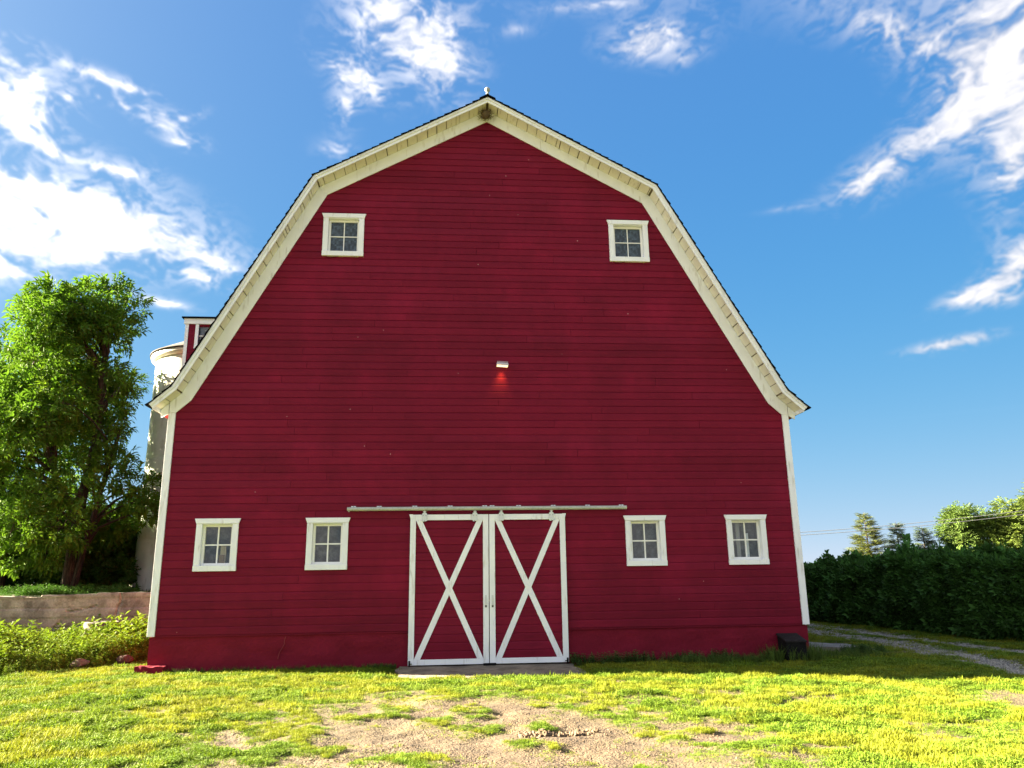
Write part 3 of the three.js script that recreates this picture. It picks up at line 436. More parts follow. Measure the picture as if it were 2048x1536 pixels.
// feed passage between the barn roof and the silo
{
  const fx0 = -9.1, fx1 = -4.0, y1 = 9.62, z0 = -11.4, z1 = -9;
  const f = thing('feed_house', 'narrow red feed house with white trim joining barn roof to silo', 'feed house');
  const w = { x0: -8.80, x1: -7.96, y0: 8.65, y1: 9.45 };
  const wl = mesh('wall', merge([bx(fx0, w.x0 + 0.05, TERRACE, y1, z0, z1), bx(w.x1 - 0.05, fx1, TERRACE, y1, z0, z1), bx(w.x0 + 0.05, w.x1 - 0.05, TERRACE, w.y0 + 0.05, z0, z1), bx(w.x0 + 0.05, w.x1 - 0.05, w.y1 - 0.05, y1, z0, z1), bx(w.x0 + 0.05, w.x1 - 0.05, w.y0 + 0.05, w.y1 - 0.05, z0, z1 - 0.2)]), redMat, f);
  for (let y = 6.6, k = 0; y < y1 - 0.2; y += COURSE, k++) for (const [a, b] of y + COURSE > w.y0 && y < w.y1 ? [[fx0 + 0.085, w.x0 + 0.02], [w.x1 - 0.02, fx1]] : [[fx0 + 0.085, fx1]]) { const b2 = mesh('siding_board', sidingBoard(a, a, b, b, 0, COURSE, 0.02, true), redMats[k % 5], wl); b2.position.set(0, y, z1 + 0.0005); }
  mesh('corner_board', bx(fx0 - 0.02, fx0 + 0.085, 6, y1 - 0.16, z1 - 0.12, z1 + 0.04, 0.004), whiteMat, f);
  mesh('fascia', bx(fx0 - 0.06, fx1, y1 - 0.16, y1 + 0.02, z1 - 0.02, z1 + 0.07, 0.004), whiteMat, f);
  mesh('roof', bx(fx0 - 0.12, fx1, y1 + 0.022, y1 + 0.06, z0 - 0.1, z1 + 0.14), shingleMat, f);
  const wn = mesh('window', merge([bx(w.x0, w.x0 + 0.1, w.y0 + 0.1, w.y1, z1 + 0.001, z1 + 0.05, 0.004), bx(w.x1 - 0.1, w.x1, w.y0 + 0.1, w.y1, z1 + 0.001, z1 + 0.05, 0.004), bx(w.x0, w.x1, w.y0, w.y0 + 0.099, z1 - 0.1, z1 + 0.06, 0.004)]), whiteMat, f);
  const c = (w.x0 + w.x1) / 2, m = (w.y0 + w.y1) / 2 + 0.04;
  mesh('muntin', bx(c - 0.014, c + 0.014, w.y0 + 0.1, w.y1, z1 - 0.07, z1 - 0.03), sashMat, wn); mesh('muntin', bx(w.x0 + 0.1, w.x1 - 0.1, m - 0.014, m + 0.014, z1 - 0.069, z1 - 0.032), sashMat, wn);
  for (const [a, b] of [[w.x0 + 0.1, c - 0.014], [c + 0.014, w.x1 - 0.1]]) for (const [d, e] of [[w.y0 + 0.1, m - 0.014], [m + 0.014, w.y1]]) mesh('pane', bx(a, b, d, e, z1 - 0.055, z1 - 0.05), glassMat, wn);
  mesh('backing', bx(w.x0 + 0.05, w.x1 - 0.05, w.y0 + 0.06, w.y1, z1 - 0.19, z1 - 0.17), darkRoom, wn);  // dark panel added behind these panes
}
// silo: cast concrete rings, conical shingle roof
{
  const s = thing('silo', 'round white concrete silo with conical grey roof behind the barn', 'silo', -9.5, TERRACE - 0.1, -13.6), R = 2.04, H = 9.28 - TERRACE + 0.1;
  const g = new THREE.CylinderGeometry(R, R + 0.02, H, 96, 150, true); g.translate(0, H / 2, 0); const p = g.attributes.position;
  for (let i = 0; i < p.count; i++) { const x = p.getX(i), y = p.getY(i), z = p.getZ(i), a = Math.atan2(z, x), ring = Math.abs(((y + 0.06 * noise(a * 3, Math.floor(y / 0.92))) % 0.92) - 0.46) > 0.435 ? 0.018 : 0, k = 1 + ((fbm(a * 4 + 20, y * 2, 3, 4) - 0.5) * 0.035 - ring) / R; p.setX(i, x * k); p.setZ(i, z * k); }
  g.computeVertexNormals(); const uv = g.attributes.uv; for (let i = 0; i < uv.count; i++) { uv.setX(i, uv.getX(i) * 12.8); uv.setY(i, p.getY(i)); }
  mesh('shell', g, siloMat, s);
  const roof = new THREE.LatheGeometry([[0, H + 1.35], [0.9, H + 0.96], [2.26, H + 0.24], [2.26, H + 0.19], [2.02, H + 0.18]].map((q) => new THREE.Vector2(...q)).reverse(), 64);
  mesh('roof', roof, std({ color: lin(0.12, 0.11, 0.105), map: scaled(T_shingle, 0.05), roughness: 0.95 }), s);
  const eave = new THREE.LatheGeometry([[2.0, H - 0.02], [2.12, H + 0.0], [2.2, H + 0.07], [2.22, H + 0.185], [2.0, H + 0.18]].map((q) => new THREE.Vector2(...q)), 64); mesh('eave', eave, creamMat, s);
}
// retaining wall of board-marked concrete with real cracks
{
  const x0 = -16, x1 = -6.12, H = 1.34, nx = 396, ny = 54, pos = [], idx = [];
  const cracks = [[[-9.02, 1.3], [-9.0, 1.08], [-9.07, 0.95], [-9.06, 0.8], [-9.13, 0.66], [-9.2, 0.5]], [[-9.6, 1.02], [-9.9, 0.92], [-10.3, 0.87]], [[-10.4, 0.62], [-10.65, 0.4], [-10.9, 0.2]], [[-7.3, 1.2], [-7.35, 0.7], [-7.32, 0.4]], [[-12.4, 1.25], [-12.5, 0.9], [-12.42, 0.5]]];
  const dseg = (x, y, a, b) => { const dx = b[0] - a[0], dy = b[1] - a[1], t = clamp(((x - a[0]) * dx + (y - a[1]) * dy) / (dx * dx + dy * dy)); return Math.hypot(x - a[0] - t * dx, y - a[1] - t * dy); };
  const topAt = (x) => 1.285 + (fbm(x * 3, 2, 2, 3) - 0.5) * 0.03 - (x < -10.95 ? 0.055 : 0) - (x < -11.4 ? -0.03 : 0) + (x > -9.6 ? 0.03 : 0);
  for (let j = 0; j <= ny; j++) for (let i = 0; i <= nx; i++) {
    const x = lerp(x0, x1, i / nx), y = topAt(x) * j / ny - 0.1 * (1 - j / ny); let z = RW_Z + (fbm(x * 1.1, y * 2.5, 4, 4) - 0.5) * 0.06 + 0.018 * (Math.floor(y / 0.235) % 2);
    const bl = y / 0.235 - Math.floor(y / 0.235); if (bl < 0.12) z -= 0.022;
    let d = 9; for (const c of cracks) for (let k = 0; k < c.length - 1; k++) d = Math.min(d, dseg(x + (noise(y * 20, x * 3) - 0.5) * 0.05, y + (noise(x * 14, y * 3) - 0.5) * 0.05, c[k], c[k + 1]));
    if (d < 0.017) z -= 0.07 * (1 - d / 0.017) + 0.02;
    pos.push(x, y, z);
  }
  for (let j = 0; j < ny; j++) for (let i = 0; i < nx; i++) { const a = j * (nx + 1) + i, b = a + nx + 1; idx.push(a, a + 1, b, a + 1, b + 1, b); }
  const base = pos.length / 3; for (let i = 0; i <= nx; i++) { const k = (ny * (nx + 1) + i) * 3; pos.push(pos[k], pos[k + 1], RW_Z - 0.25); pos.push(pos[k], -0.1, RW_Z - 0.25); }
  for (let i = 0; i < nx; i++) { const a = ny * (nx + 1) + i, b = base + 2 * i; idx.push(a, a + 1, b, a + 1, b + 2, b, b, b + 2, b + 1, b + 2, b + 3, b + 1); }
  const g = new THREE.BufferGeometry(); g.setAttribute('position', new THREE.Float32BufferAttribute(pos, 3)); g.setIndex(idx); g.computeVertexNormals();
  const q = uvm(g, 0, 0, true); tag(mesh('retaining_wall', q, wallConc), 'low cracked concrete retaining wall left of the barn', 'wall');
}

// ------------------------------------------------------------------ small things round the barn
{ // door sill slab, broken into the grass
  const g = new THREE.BoxGeometry(3.16, 0.14, 1.8, 60, 1, 30); g.translate(-0.06, -0.05, 0.85); const p = g.attributes.position;
  for (let i = 0; i < p.count; i++) { const x = p.getX(i), z = p.getZ(i); if (p.getY(i) > 0) p.setY(i, 0.02 + (fbm(x * 2, z * 2, 3, 3) - 0.5) * 0.02 - 0.045 * smooth(0.5, 1.6, z)); if (z > 1.7) p.setZ(i, z + (fbm(x * 1.5, 3, 3, 4) - 0.5) * 0.35); if (Math.abs(x + 0.06) > 1.55) p.setX(i, x + (fbm(z * 2, 9, 3, 4) - 0.5) * 0.2); }
  tag(mesh('door_slab', uvm(g), std({ color: lin(0.36, 0.31, 0.24), map: scaled(T_conc, 1.5), bumpMap: scaled(B_conc, 1), bumpScale: 0.005, roughness: 0.9 })), 'worn pale concrete slab in front of the barn doors', 'slab');
}
{ const g = new THREE.BoxGeometry(1.95, 0.2, 1.35, 40, 1, 20); g.translate(7.08, 0.0, -1.75); const p = g.attributes.position; for (let i = 0; i < p.count; i++) { const x = p.getX(i), z = p.getZ(i); if (p.getY(i) > 0) p.setY(i, 0.10 + (fbm(x * 2, z * 2, 8, 3) - 0.5) * 0.015 - 0.06 * smooth(6.9, 8, x)); if (z > -1.1) p.setZ(i, z + (fbm(x * 2.2, 3, 5, 3) - 0.5) * 0.2 + (x - 7) * 0.1); if (x > 8) p.setX(i, x + (fbm(z * 2, 9, 5, 3) - 0.5) * 0.3); }
  tag(mesh('side_slab', uvm(g), concMat), 'grey concrete slab beside the right corner of the barn', 'slab'); }
{ // chamfered, rough red block at each front corner
  const rough = (w, h, d, amt, sd, ball) => { const g = ball ? new THREE.IcosahedronGeometry(0.5, 3).scale(w, h, d) : new THREE.BoxGeometry(w, h, d, 14, 5, 10); const p = g.attributes.position; for (let i = 0; i < p.count; i++) { const x = p.getX(i), y = p.getY(i), z = p.getZ(i), k = (fbm(x * 9 + sd, y * 9 + z * 7, sd, 3) - 0.5) * amt; p.setXYZ(i, x * (1 - 0.08 * Math.max(0, y / h)) + k, y + (fbm(x * 7 + sd, z * 7, sd, 3) - 0.5) * amt, z + k); } return uvm(g); };
  const a = mesh('footing_block', rough(0.5, 0.2, 0.26, 0.05, 3), redConc); a.position.set(-5.95, 0.035, 0.1); tag(a, 'rough red footing block under the left barn corner', 'footing');
  const b = mesh('footing_block', rough(0.34, 0.2, 0.3, 0.06, 8), redConc); b.position.set(6.26, 0.0, -0.42); tag(b, 'small red footing block under the right barn corner', 'footing');
  const c = mesh('stone', rough(0.36, 0.13, 0.2, 0.1, 5, true), std({ color: lin(0.17, 0.115, 0.075), map: scaled(T_conc, 0.9), roughness: 0.9 })); c.position.set(-7.72, 0.10, -1.15); c.rotation.set(0.1, 0.2, 0.12); tag(c, 'flat tan stone lying in the weeds', 'stone');
  const d = mesh('rusty_scrap', rough(0.32, 0.18, 0.2, 0.12, 6, true), std({ color: lin(0.10, 0.03, 0.02), map: scaled(T_conc, 0.6), roughness: 0.9 })); d.position.set(-7.08, 0.08, -1.6); tag(d, 'dark rust red lump half hidden in weeds near the barn', 'scrap');
}
{ // black bait box with a sloping lid against the wall
  const b = thing('storage_box', 'small black box with sloping lid against the wall right end', 'box', 5.62, 0, 0.26); b.rotation.y = -0.06;
  const side = [[-0.22, -0.05], [0.22, -0.05], [0.22, 0.345], [-0.22, 0.435]], g = prism(side, -0.185, 0.185, 0.006); g.rotateY(-Math.PI / 2); mesh('body', uvm(g), blackMat, b);
  const l = prism([[-0.23, 0.437], [0.245, 0.34], [0.245, 0.368], [-0.23, 0.468]], -0.2, 0.2, 0.005); l.rotateY(-Math.PI / 2); mesh('lid', uvm(l), new THREE.MeshPhysicalMaterial({ specularIntensity: 0.25, color: lin(0.04, 0.036, 0.04), map: scaled(T_conc, 0.5), bumpMap: scaled(B_conc, 0.4), bumpScale: 0.004, roughness: 0.8 }), b);
}
{ // wide round concrete pipe standing in the weeds
  const g = new THREE.LatheGeometry([[0.30, 0.50], [0.36, 0.52], [0.385, 0.50], [0.39, 0.0], [0.39, -0.1]].map((q) => new THREE.Vector2(...q)), 40); g.scale(1, 1.25, 1); const inner = new THREE.LatheGeometry([[0.3, 0], [0.3, 0.50]].map((q) => new THREE.Vector2(...q)), 30); inner.scale(1, 1.25, 1);
  const m = mesh('concrete_pipe', merge([g, inner]), std({ color: lin(0.24, 0.225, 0.21), map: scaled(T_conc, 0.9), roughness: 0.9 })); m.position.set(-9.1, 0, -5.25); tag(m, 'short upright concrete pipe standing before the retaining wall', 'pipe');
}
{ // small flood lamp, lit, on the wall above the doors
  const l = thing('wall_light', 'small lit flood lamp with warm glow high on the barn wall', 'lamp', 0.28, 5.69, 0.023); l.rotation.z = -0.06;
  mesh('bracket', merge([bx(-0.035, 0.035, -0.03, 0.06, 0, 0.014, 0.003), bx(-0.02, 0.02, 0.0, 0.03, 0.014, 0.06)]), std({ color: lin(0.33, 0.30, 0.32), roughness: 0.5, metalness: 0.3 }), l);
  const fins = []; for (let k = -5; k <= 5; k++) fins.push(bx(k * 0.02 - 0.004, k * 0.02 + 0.004, -0.005, 0.035, 0.045, 0.15));
  const hd = mesh('housing', merge([...fins, bx(-0.115, 0.115, -0.035, -0.0045, 0.03, 0.165, 0.006), bx(-0.118, -0.108, -0.05, -0.03, 0.03, 0.17), bx(0.108, 0.118, -0.05, -0.03, 0.03, 0.17), bx(-0.107, 0.107, -0.05, -0.036, 0.158, 0.17)]), std({ color: lin(0.5, 0.46, 0.48), roughness: 0.45, metalness: 0.3 }), l); hd.rotation.x = -0.1;
  const lens = mesh('lens', bx(-0.107, 0.107, -0.047, -0.037, 0.04, 0.157), std({ color: lin(0.9, 0.85, 0.7), emissive: lin(1, 0.72, 0.35), emissiveIntensity: 0.16, roughness: 0.4 }), l); lens.rotation.x = -0.1;
  const sp = new THREE.SpotLight(lin(1, 0.42, 0.1), 0.10, 4, 0.55, 0.8, 2); sp.position.set(0.28 - 0.01, 5.69 - 0.075, 0.023 + 0.085); sp.target.position.set(0.24, 5.2, 0.0); sp.shadow.radius = 3; sp.castShadow = true; scene.add(sp, sp.target);
}
{ // old nest wedged under the ridge
  const r = rng(12), parts = []; for (let k = 0; k < 150; k++) { const a = r() * 6.28, b = (r() - 0.5) * 2.6, rad = 0.075 + r() * 0.05, p = V(Math.cos(a) * rad, Math.sin(b) * rad * 1.1, Math.sin(a) * rad * 0.8), q = V(p.x + (r() - 0.5) * 0.16, p.y + (r() - 0.5) * 0.12, p.z + (r() - 0.5) * 0.1); parts.push(limb([p, V().lerpVectors(p, q, 0.5).add(V((r() - 0.5) * 0.03, (r() - 0.5) * 0.03, 0)), q], [0.004, 0.004, 0.002], 4)); }
  const core = new THREE.IcosahedronGeometry(0.095, 2); const p = core.attributes.position; for (let i = 0; i < p.count; i++) { const k = 0.8 + 0.5 * noise(p.getX(i) * 25, p.getY(i) * 25, p.getZ(i) * 25); p.setXYZ(i, p.getX(i) * k, p.getY(i) * k * 1.1, p.getZ(i) * k * 0.8); } parts.push(core);
  const m = mesh('bird_nest', merge(parts), std({ color: lin(0.12, 0.085, 0.05), roughness: 1 })); m.position.set(-0.03, 11.29, 0.17); tag(m, 'old brown twig nest under the roof peak', 'nest');
}

// ------------------------------------------------------------------ plants: small shapes that are copied many times
function leafShape(pos, uvs, o, dir, up, len, wid, fold = 0.25) {    // one folded leaf, four faces
  const s = V().crossVectors(dir, up).normalize().multiplyScalar(wid / 2), n = V().crossVectors(s, dir).normalize().multiplyScalar(wid * fold), m = V().copy(o).addScaledVector(dir, len * 0.45), t = V().copy(o).addScaledVector(dir, len).addScaledVector(n, -0.4);
  const a = V().copy(m).add(s).add(n), b = V().copy(m).sub(s).add(n);
  for (const q of [o, a, m, m, a, t, o, m, b, b, m, t]) pos.push(q.x, q.y, q.z);
}
const fromPos = (pos) => { const g = new THREE.BufferGeometry(); g.setAttribute('position', new THREE.Float32BufferAttribute(pos, 3)); g.computeVertexNormals(); return g; };
const rv = (r) => V(r() - 0.5, r() - 0.5, r() - 0.5);
function sprayGeo(seed, n, len, leafL, leafW, droop = 0.3) {         // a twig end with leaflets along it, growing along +x
  const r = rng(seed), pos = []; const stem = (t) => V(t * len, -droop * len * t * t, 0);
  for (let k = 0; k < n; k++) { const t = 0.12 + 0.88 * k / (n - 1), side = k % 2 ? 1 : -1, last = k === n - 1; const d = (last ? V(1, -0.3, 0) : V(0.55 + 0.3 * r(), -0.15 - 0.35 * r(), side * (0.6 + 0.5 * r()))).normalize(); leafShape(pos, null, stem(t), d, V(0.3 * (r() - 0.5), 1, 0.5 * (r() - 0.5)).normalize(), leafL * (0.75 + 0.5 * r()), leafW * (0.8 + 0.4 * r())); }
  return fromPos(pos);
}
function clusterGeo(seed, n, len, leafL, leafW) {                    // a shoot tip: leaves leaving it in every direction, mostly forwards (+x)
  const r = rng(seed), pos = [];
  for (let k = 0; k < n; k++) { const t = (k + r()) / n, a = k * 2.4 + r(), f = 0.35 + 0.9 * t, d = V(f, Math.cos(a) * 0.8 - 0.15, Math.sin(a) * 0.8).normalize(); leafShape(pos, null, V(t * len, (r() - 0.5) * 0.05, (r() - 0.5) * 0.05), d, V(r() - 0.5, 0.8, r() - 0.5).normalize(), leafL * (0.7 + 0.5 * r()), leafW * (0.8 + 0.4 * r())); }
  return fromPos(pos);
}
function bladeGeo(seed, n, rad, h0, h1, w, lean = 0.5) {
  const r = rng(seed), pos = [];
  for (let k = 0; k < n; k++) { const a = r() * 6.28, q = Math.sqrt(r()) * rad, o = V(Math.cos(a) * q, -0.012, Math.sin(a) * q), h = lerp(h0, h1, r()), b = r() * 6.28, L = h * lean * (0.3 + r()), d = V(Math.cos(b), 0, Math.sin(b)), s = V(-d.z, 0, d.x).multiplyScalar(w / 2 * (0.7 + 0.6 * r())), m = V().copy(o).addScaledVector(d, L * 0.35).setY(h * 0.6), t = V().copy(o).addScaledVector(d, L).setY(h);
    const A = V().copy(o).add(s), B = V().copy(o).sub(s), C = V().copy(m).addScaledVector(s, 0.8), D = V().copy(m).addScaledVector(s, -0.8); for (const v of [A, B, C, B, D, C, C, D, t]) pos.push(v.x, v.y, v.z); }
  return fromPos(pos);
}
function leafyGeo(seed, n, rad, h, L, W) {                           // low mat-forming plant
  const r = rng(seed), pos = [];
  for (let k = 0; k < n; k++) { const a = r() * 6.28, q = Math.sqrt(r()) * rad, y = h * (0.15 + 0.85 * r()) * (1 - 0.5 * q / rad), d = V(Math.cos(a) + (r() - 0.5), 0.1 + 0.9 * r(), Math.sin(a) + (r() - 0.5)).normalize(); leafShape(pos, null, V(Math.cos(a) * q, y, Math.sin(a) * q), d, V((r() - 0.5), 1, (r() - 0.5)).normalize(), L * (0.6 + 0.7 * r()), W * (0.6 + 0.7 * r())); }
  return fromPos(pos);
}
function weedGeo(seed, h, pairs, L, W) {                             // upright leafy weed: stem with crossed pairs of leaves
  const r = rng(seed), pos = []; const lx = (r() - 0.5) * 0.25 * h, lz = (r() - 0.5) * 0.25 * h, at = (t) => V(lx * t * t, h * t, lz * t * t);
  for (const s of [0, 2.1, 4.2]) { const e = V(Math.cos(s), 0, Math.sin(s)).multiplyScalar(0.006), f = V(Math.cos(s + 2.1), 0, Math.sin(s + 2.1)).multiplyScalar(0.006); for (const v of [V().add(e).setY(-0.05), V().add(f).setY(-0.05), at(1)]) pos.push(v.x, v.y, v.z); }
  for (let k = 0; k < pairs; k++) { const t = 0.2 + 0.8 * k / (pairs - 1), big = 1.15 - 0.65 * t, a0 = k * 1.57 + r(); for (const s of [0, Math.PI]) { const a = a0 + s + (r() - 0.5) * 0.6; leafShape(pos, null, at(t), V(Math.cos(a), 0.45 - 0.5 * r() + 0.4 * t, Math.sin(a)).normalize(), V(0, 1, 0.1), L * big * (0.8 + 0.4 * r()), W * big); } }
  return fromPos(pos);
}
const M4 = new THREE.Matrix4(), Q = new THREE.Quaternion(), EU = new THREE.Euler();
function copies(name, geo, mat, list, parent = scene) {               // list of [x, y, z, rx, ry, rz, s, colour factors, sy]
  const m = new THREE.InstancedMesh(geo, mat, list.length); m.name = parent === scene ? numbered(name) : name; m.castShadow = m.receiveShadow = true; const c = new THREE.Color();
  list.forEach((l, i) => { M4.compose(V(l[0], l[1], l[2]), Q.setFromEuler(EU.set(l[3], l[4], l[5], 'YXZ')), V(l[6], l[8] ?? l[6], l[6])); m.setMatrixAt(i, M4); m.setColorAt(i, c.setRGB(...l[7])); });
  m.userData.kind = 'stuff'; parent.add(m); return m;
}

// ------------------------------------------------------------------ trees
function crown(tree, geo, mat, blobs, per, seed, opt = {}) {           // leaf sprays through many overlapping clumps
  const r = rng(seed), list = [];
  for (const [x, y, z, rad, dens = 1] of blobs) {
    const n = Math.round(per * rad * rad * dens);
    for (let k = 0; k < n; k++) {
      const d = rv(r).normalize(), q = rad * Math.cbrt(0.12 + 0.88 * r()) * (0.75 + 0.55 * noise(d.x * 2.4 + x * 3, d.y * 2.4 + y * 3, d.z * 2.4 + z * 3));
      const px = x + d.x * q, py = y + d.y * q * (opt.flat ?? 0.8), pz = z + d.z * q;
      const yaw = Math.atan2(-d.z, d.x) + (r() - 0.5) * 1.8, pitch = clamp(d.y * 0.7 + 0.1, -0.6, 1.1) + (r() - 0.5) * 0.9, t = 0.75 + 0.5 * r(), ye = r() < 0.12 ? 0.25 : 0;
      list.push([px, py, pz, (r() - 0.5) * 0.9, yaw, pitch, (opt.size ?? 1) * (0.7 + 0.6 * r()), [t * (1 + ye + (opt.warm ?? 0) * r()), t * (1 + ye * 0.4), t * 0.95]]);
    }
  }
  return copies('crown', geo, mat, list, tree);
}
const spraysAsh = clusterGeo(3, 10, 0.30, 0.17, 0.075), spraysBush = clusterGeo(4, 9, 0.26, 0.15, 0.075), spraysFar = sprayGeo(5, 7, 0.55, 0.24, 0.13, 0.25), spraysHedge = clusterGeo(6, 9, 0.24, 0.17, 0.095);
const ashLeaf = leafMat(0.095, 0.205, 0.014, 0.45), bushLeaf = leafMat(0.06, 0.15, 0.016, 0.4), hedgeLeaf = leafMat(0.06, 0.155, 0.026, 0.35), farLeaf = leafMat(0.095, 0.16, 0.03, 0.35), weedLeaf = leafMat(0.125, 0.225, 0.016, 0.4);
// branching tree: trunk stem, limbs that end in the clumps
function tree(name, label, base, trunk, blobs, o) {
  const t = thing(name, label, 'tree', base[0], base[1], base[2]), r = rng(o.seed);
  const loc = blobs.map(([x, y, z, ...q]) => [x - base[0], y - base[1], z - base[2], ...q]);
  trunk.forEach((tr) => mesh('trunk', limb(tr.map((p) => V(p[0], p[1], p[2])), tr.map((p) => p[3]), 12), barkMat, t));
  const main = trunk[0], limbs = [];
  for (const b of loc) {
    let best = main[0]; for (const tr of trunk) for (let i = 0; i < tr.length - 1; i++) for (let f = 0; f < 1; f += 0.25) { const p = [0, 1, 2, 3].map((k) => lerp(tr[i][k], tr[i + 1][k], f)); const sc = (q) => Math.hypot(q[0] - b[0], (q[1] - b[1] + 1.2) * 1.1, q[2] - b[2]); if (p[1] > (o.clear ?? 1.2) && (best === main[0] || sc(p) < sc(best))) best = p; }
    const s = V(best[0], best[1], best[2]), e = V(b[0], b[1], b[2]), L = s.distanceTo(e); if (L < 0.3) continue; const rr = Math.min(best[3] * 0.7, 0.018 + L * 0.018);
    const m1 = V().lerpVectors(s, e, 0.35).add(V((r() - 0.5) * 0.25 * L, 0.12 * L, (r() - 0.5) * 0.25 * L)), m2 = V().lerpVectors(s, e, 0.7).add(V((r() - 0.5) * 0.15 * L, 0.10 * L, (r() - 0.5) * 0.15 * L));
    limbs.push(limb([s, m1, m2, e], [rr, rr * 0.75, rr * 0.5, rr * 0.2], 6));
    for (let k = 0; k < 5; k++) { const f = V().lerpVectors(m2, e, r()), g = rv(r).normalize().multiplyScalar(b[3] * 0.9).add(e); limbs.push(limb([f, V().lerpVectors(f, g, 0.5).add(rv(r).multiplyScalar(0.2)), g], [rr * 0.35, rr * 0.22, 0.004], 4)); }
  }
  mesh('branches', merge(limbs), barkMat, t);
  crown(t, o.geo, o.mat, loc, o.per, o.seed + 1, o); return t;
}
// big broadleaf tree left of the silo; clumps fill an uneven crown, rear ones added to shade the silo
{
  const r = rng(21), b = [];
  const rightEdge = (y) => (y > 9 ? lerp(-11.3, -11.7, (y - 9) / 2.2) : y > 5.6 ? -11.3 : y > 3.3 ? lerp(-9.9, -11.3, clamp((y - 4.6) / 1.0)) : -11.0);
  const env = (y) => { const k = [[2.2, 2.6], [4, 3.0], [5.5, 3.1], [7, 2.9], [8.5, 2.4], [9.6, 1.8], [10.6, 1.2], [11.3, 0.6]]; for (let i = 0; i < k.length - 1; i++) if (y <= k[i + 1][0]) return lerp(k[i][1], k[i + 1][1], clamp((y - k[i][0]) / (k[i + 1][0] - k[i][0]))); return 0.4; };
  for (let k = 0; k < 54; k++) { const y = 2.3 + 8.5 * Math.pow(r(), 0.85), a = r() * 6.28, e = env(y), q = e * (0.45 + 0.62 * Math.sqrt(r())); const rad = 0.36 + 0.5 * r() * (0.6 + 0.4 * e / 3); const px = -12.5 + Math.cos(a) * q * 1.15, lim = rightEdge(y) - rad; b.push([px > lim ? lim - 1.3 * r() : px, y, -10 + Math.sin(a) * q, rad]); }
  for (const [x, y, z, s] of [[-11.75, 10.9, -10, 0.42], [-12.35, 10.75, -10.2, 0.5], [-11.2, 10.3, -9.8, 0.42], [-13.1, 9.4, -10, 0.5], [-13.6, 8.7, -9.8, 0.55], [-14.1, 8.6, -10, 0.5], [-11.75, 9.2, -10, 0.5], [-11.7, 8.1, -9.9, 0.45], [-11.7, 7.0, -10, 0.5], [-10.6, 4.5, -10.1, 0.5], [-10.3, 4.0, -9.8, 0.45], [-10.1, 3.7, -10.2, 0.4], [-12.0, 11.05, -10, 0.3], [-11.5, 5.9, -9.6, 0.5], [-11.2, 5.2, -9.9, 0.5], [-11.7, 6.4, -10.3, 0.45], [-11.0, 4.9, -9.4, 0.45], [-11.9, 5.0, -9.2, 0.5], [-13.9, 9.3, -12.8, 0.55], [-14.3, 8.4, -13.0, 0.6], [-13.8, 7.4, -12.9, 0.55], [-14.6, 7.6, -13.3, 0.6], [-14.0, 6.5, -13.1, 0.6], [-14.7, 6.6, -12.6, 0.55], [-14.2, 5.6, -13.2, 0.55], [-13.6, 8.3, -13.4, 0.5], [-14.9, 9.0, -12.9, 0.5], [-14.9, 8.0, -10, 0.6], [-15.6, 7.2, -9.6, 0.7], [-14.6, 7.0, -8.9, 0.6], [-15.2, 5.8, -8.8, 0.7], [-14.2, 5.0, -8.2, 0.6], [-13.1, 4.5, -7.9, 0.55], [-12.2, 4.0, -7.8, 0.5], [-11.3, 4.1, -8.0, 0.55], [-13.6, 3.5, -8.1, 0.55], [-12.9, 3.0, -8.4, 0.4], [-14.7, 3.3, -8.6, 0.6], [-11.7, 2.9, -8.9, 0.35], [-12.05, 2.75, -9.2, 0.3], [-11.9, 9.9, -9.4, 0.6], [-12.6, 9.6, -9.4, 0.6], [-11.4, 9.5, -9.3, 0.6]]) b.push([x, y, z, s]);
  tree('ash_tree', 'tall leafy ash tree left of the silo, nearest to the barn', [-12.2, TERRACE, -10], [[[0, -0.1, 0, 0.21], [0.02, 1.2, 0, 0.165], [0.12, 2.8, 0.05, 0.15], [0.32, 4.6, 0, 0.125], [0.3, 6.8, 0.1, 0.085], [0.35, 9.2, 0, 0.03]], [[0.16, -0.1, 0.05, 0.11], [0.33, 0.9, 0.1, 0.085], [0.65, 2.6, 0.2, 0.07], [1.15, 5.0, 0.3, 0.04]], [[0.1, 2.2, 0.03, 0.11], [-0.7, 3.6, 0.2, 0.08], [-1.3, 5.6, 0.1, 0.04]]], b, { seed: 300, geo: spraysAsh, mat: ashLeaf, per: 200, warm: 0.12, size: 1.0 });
}
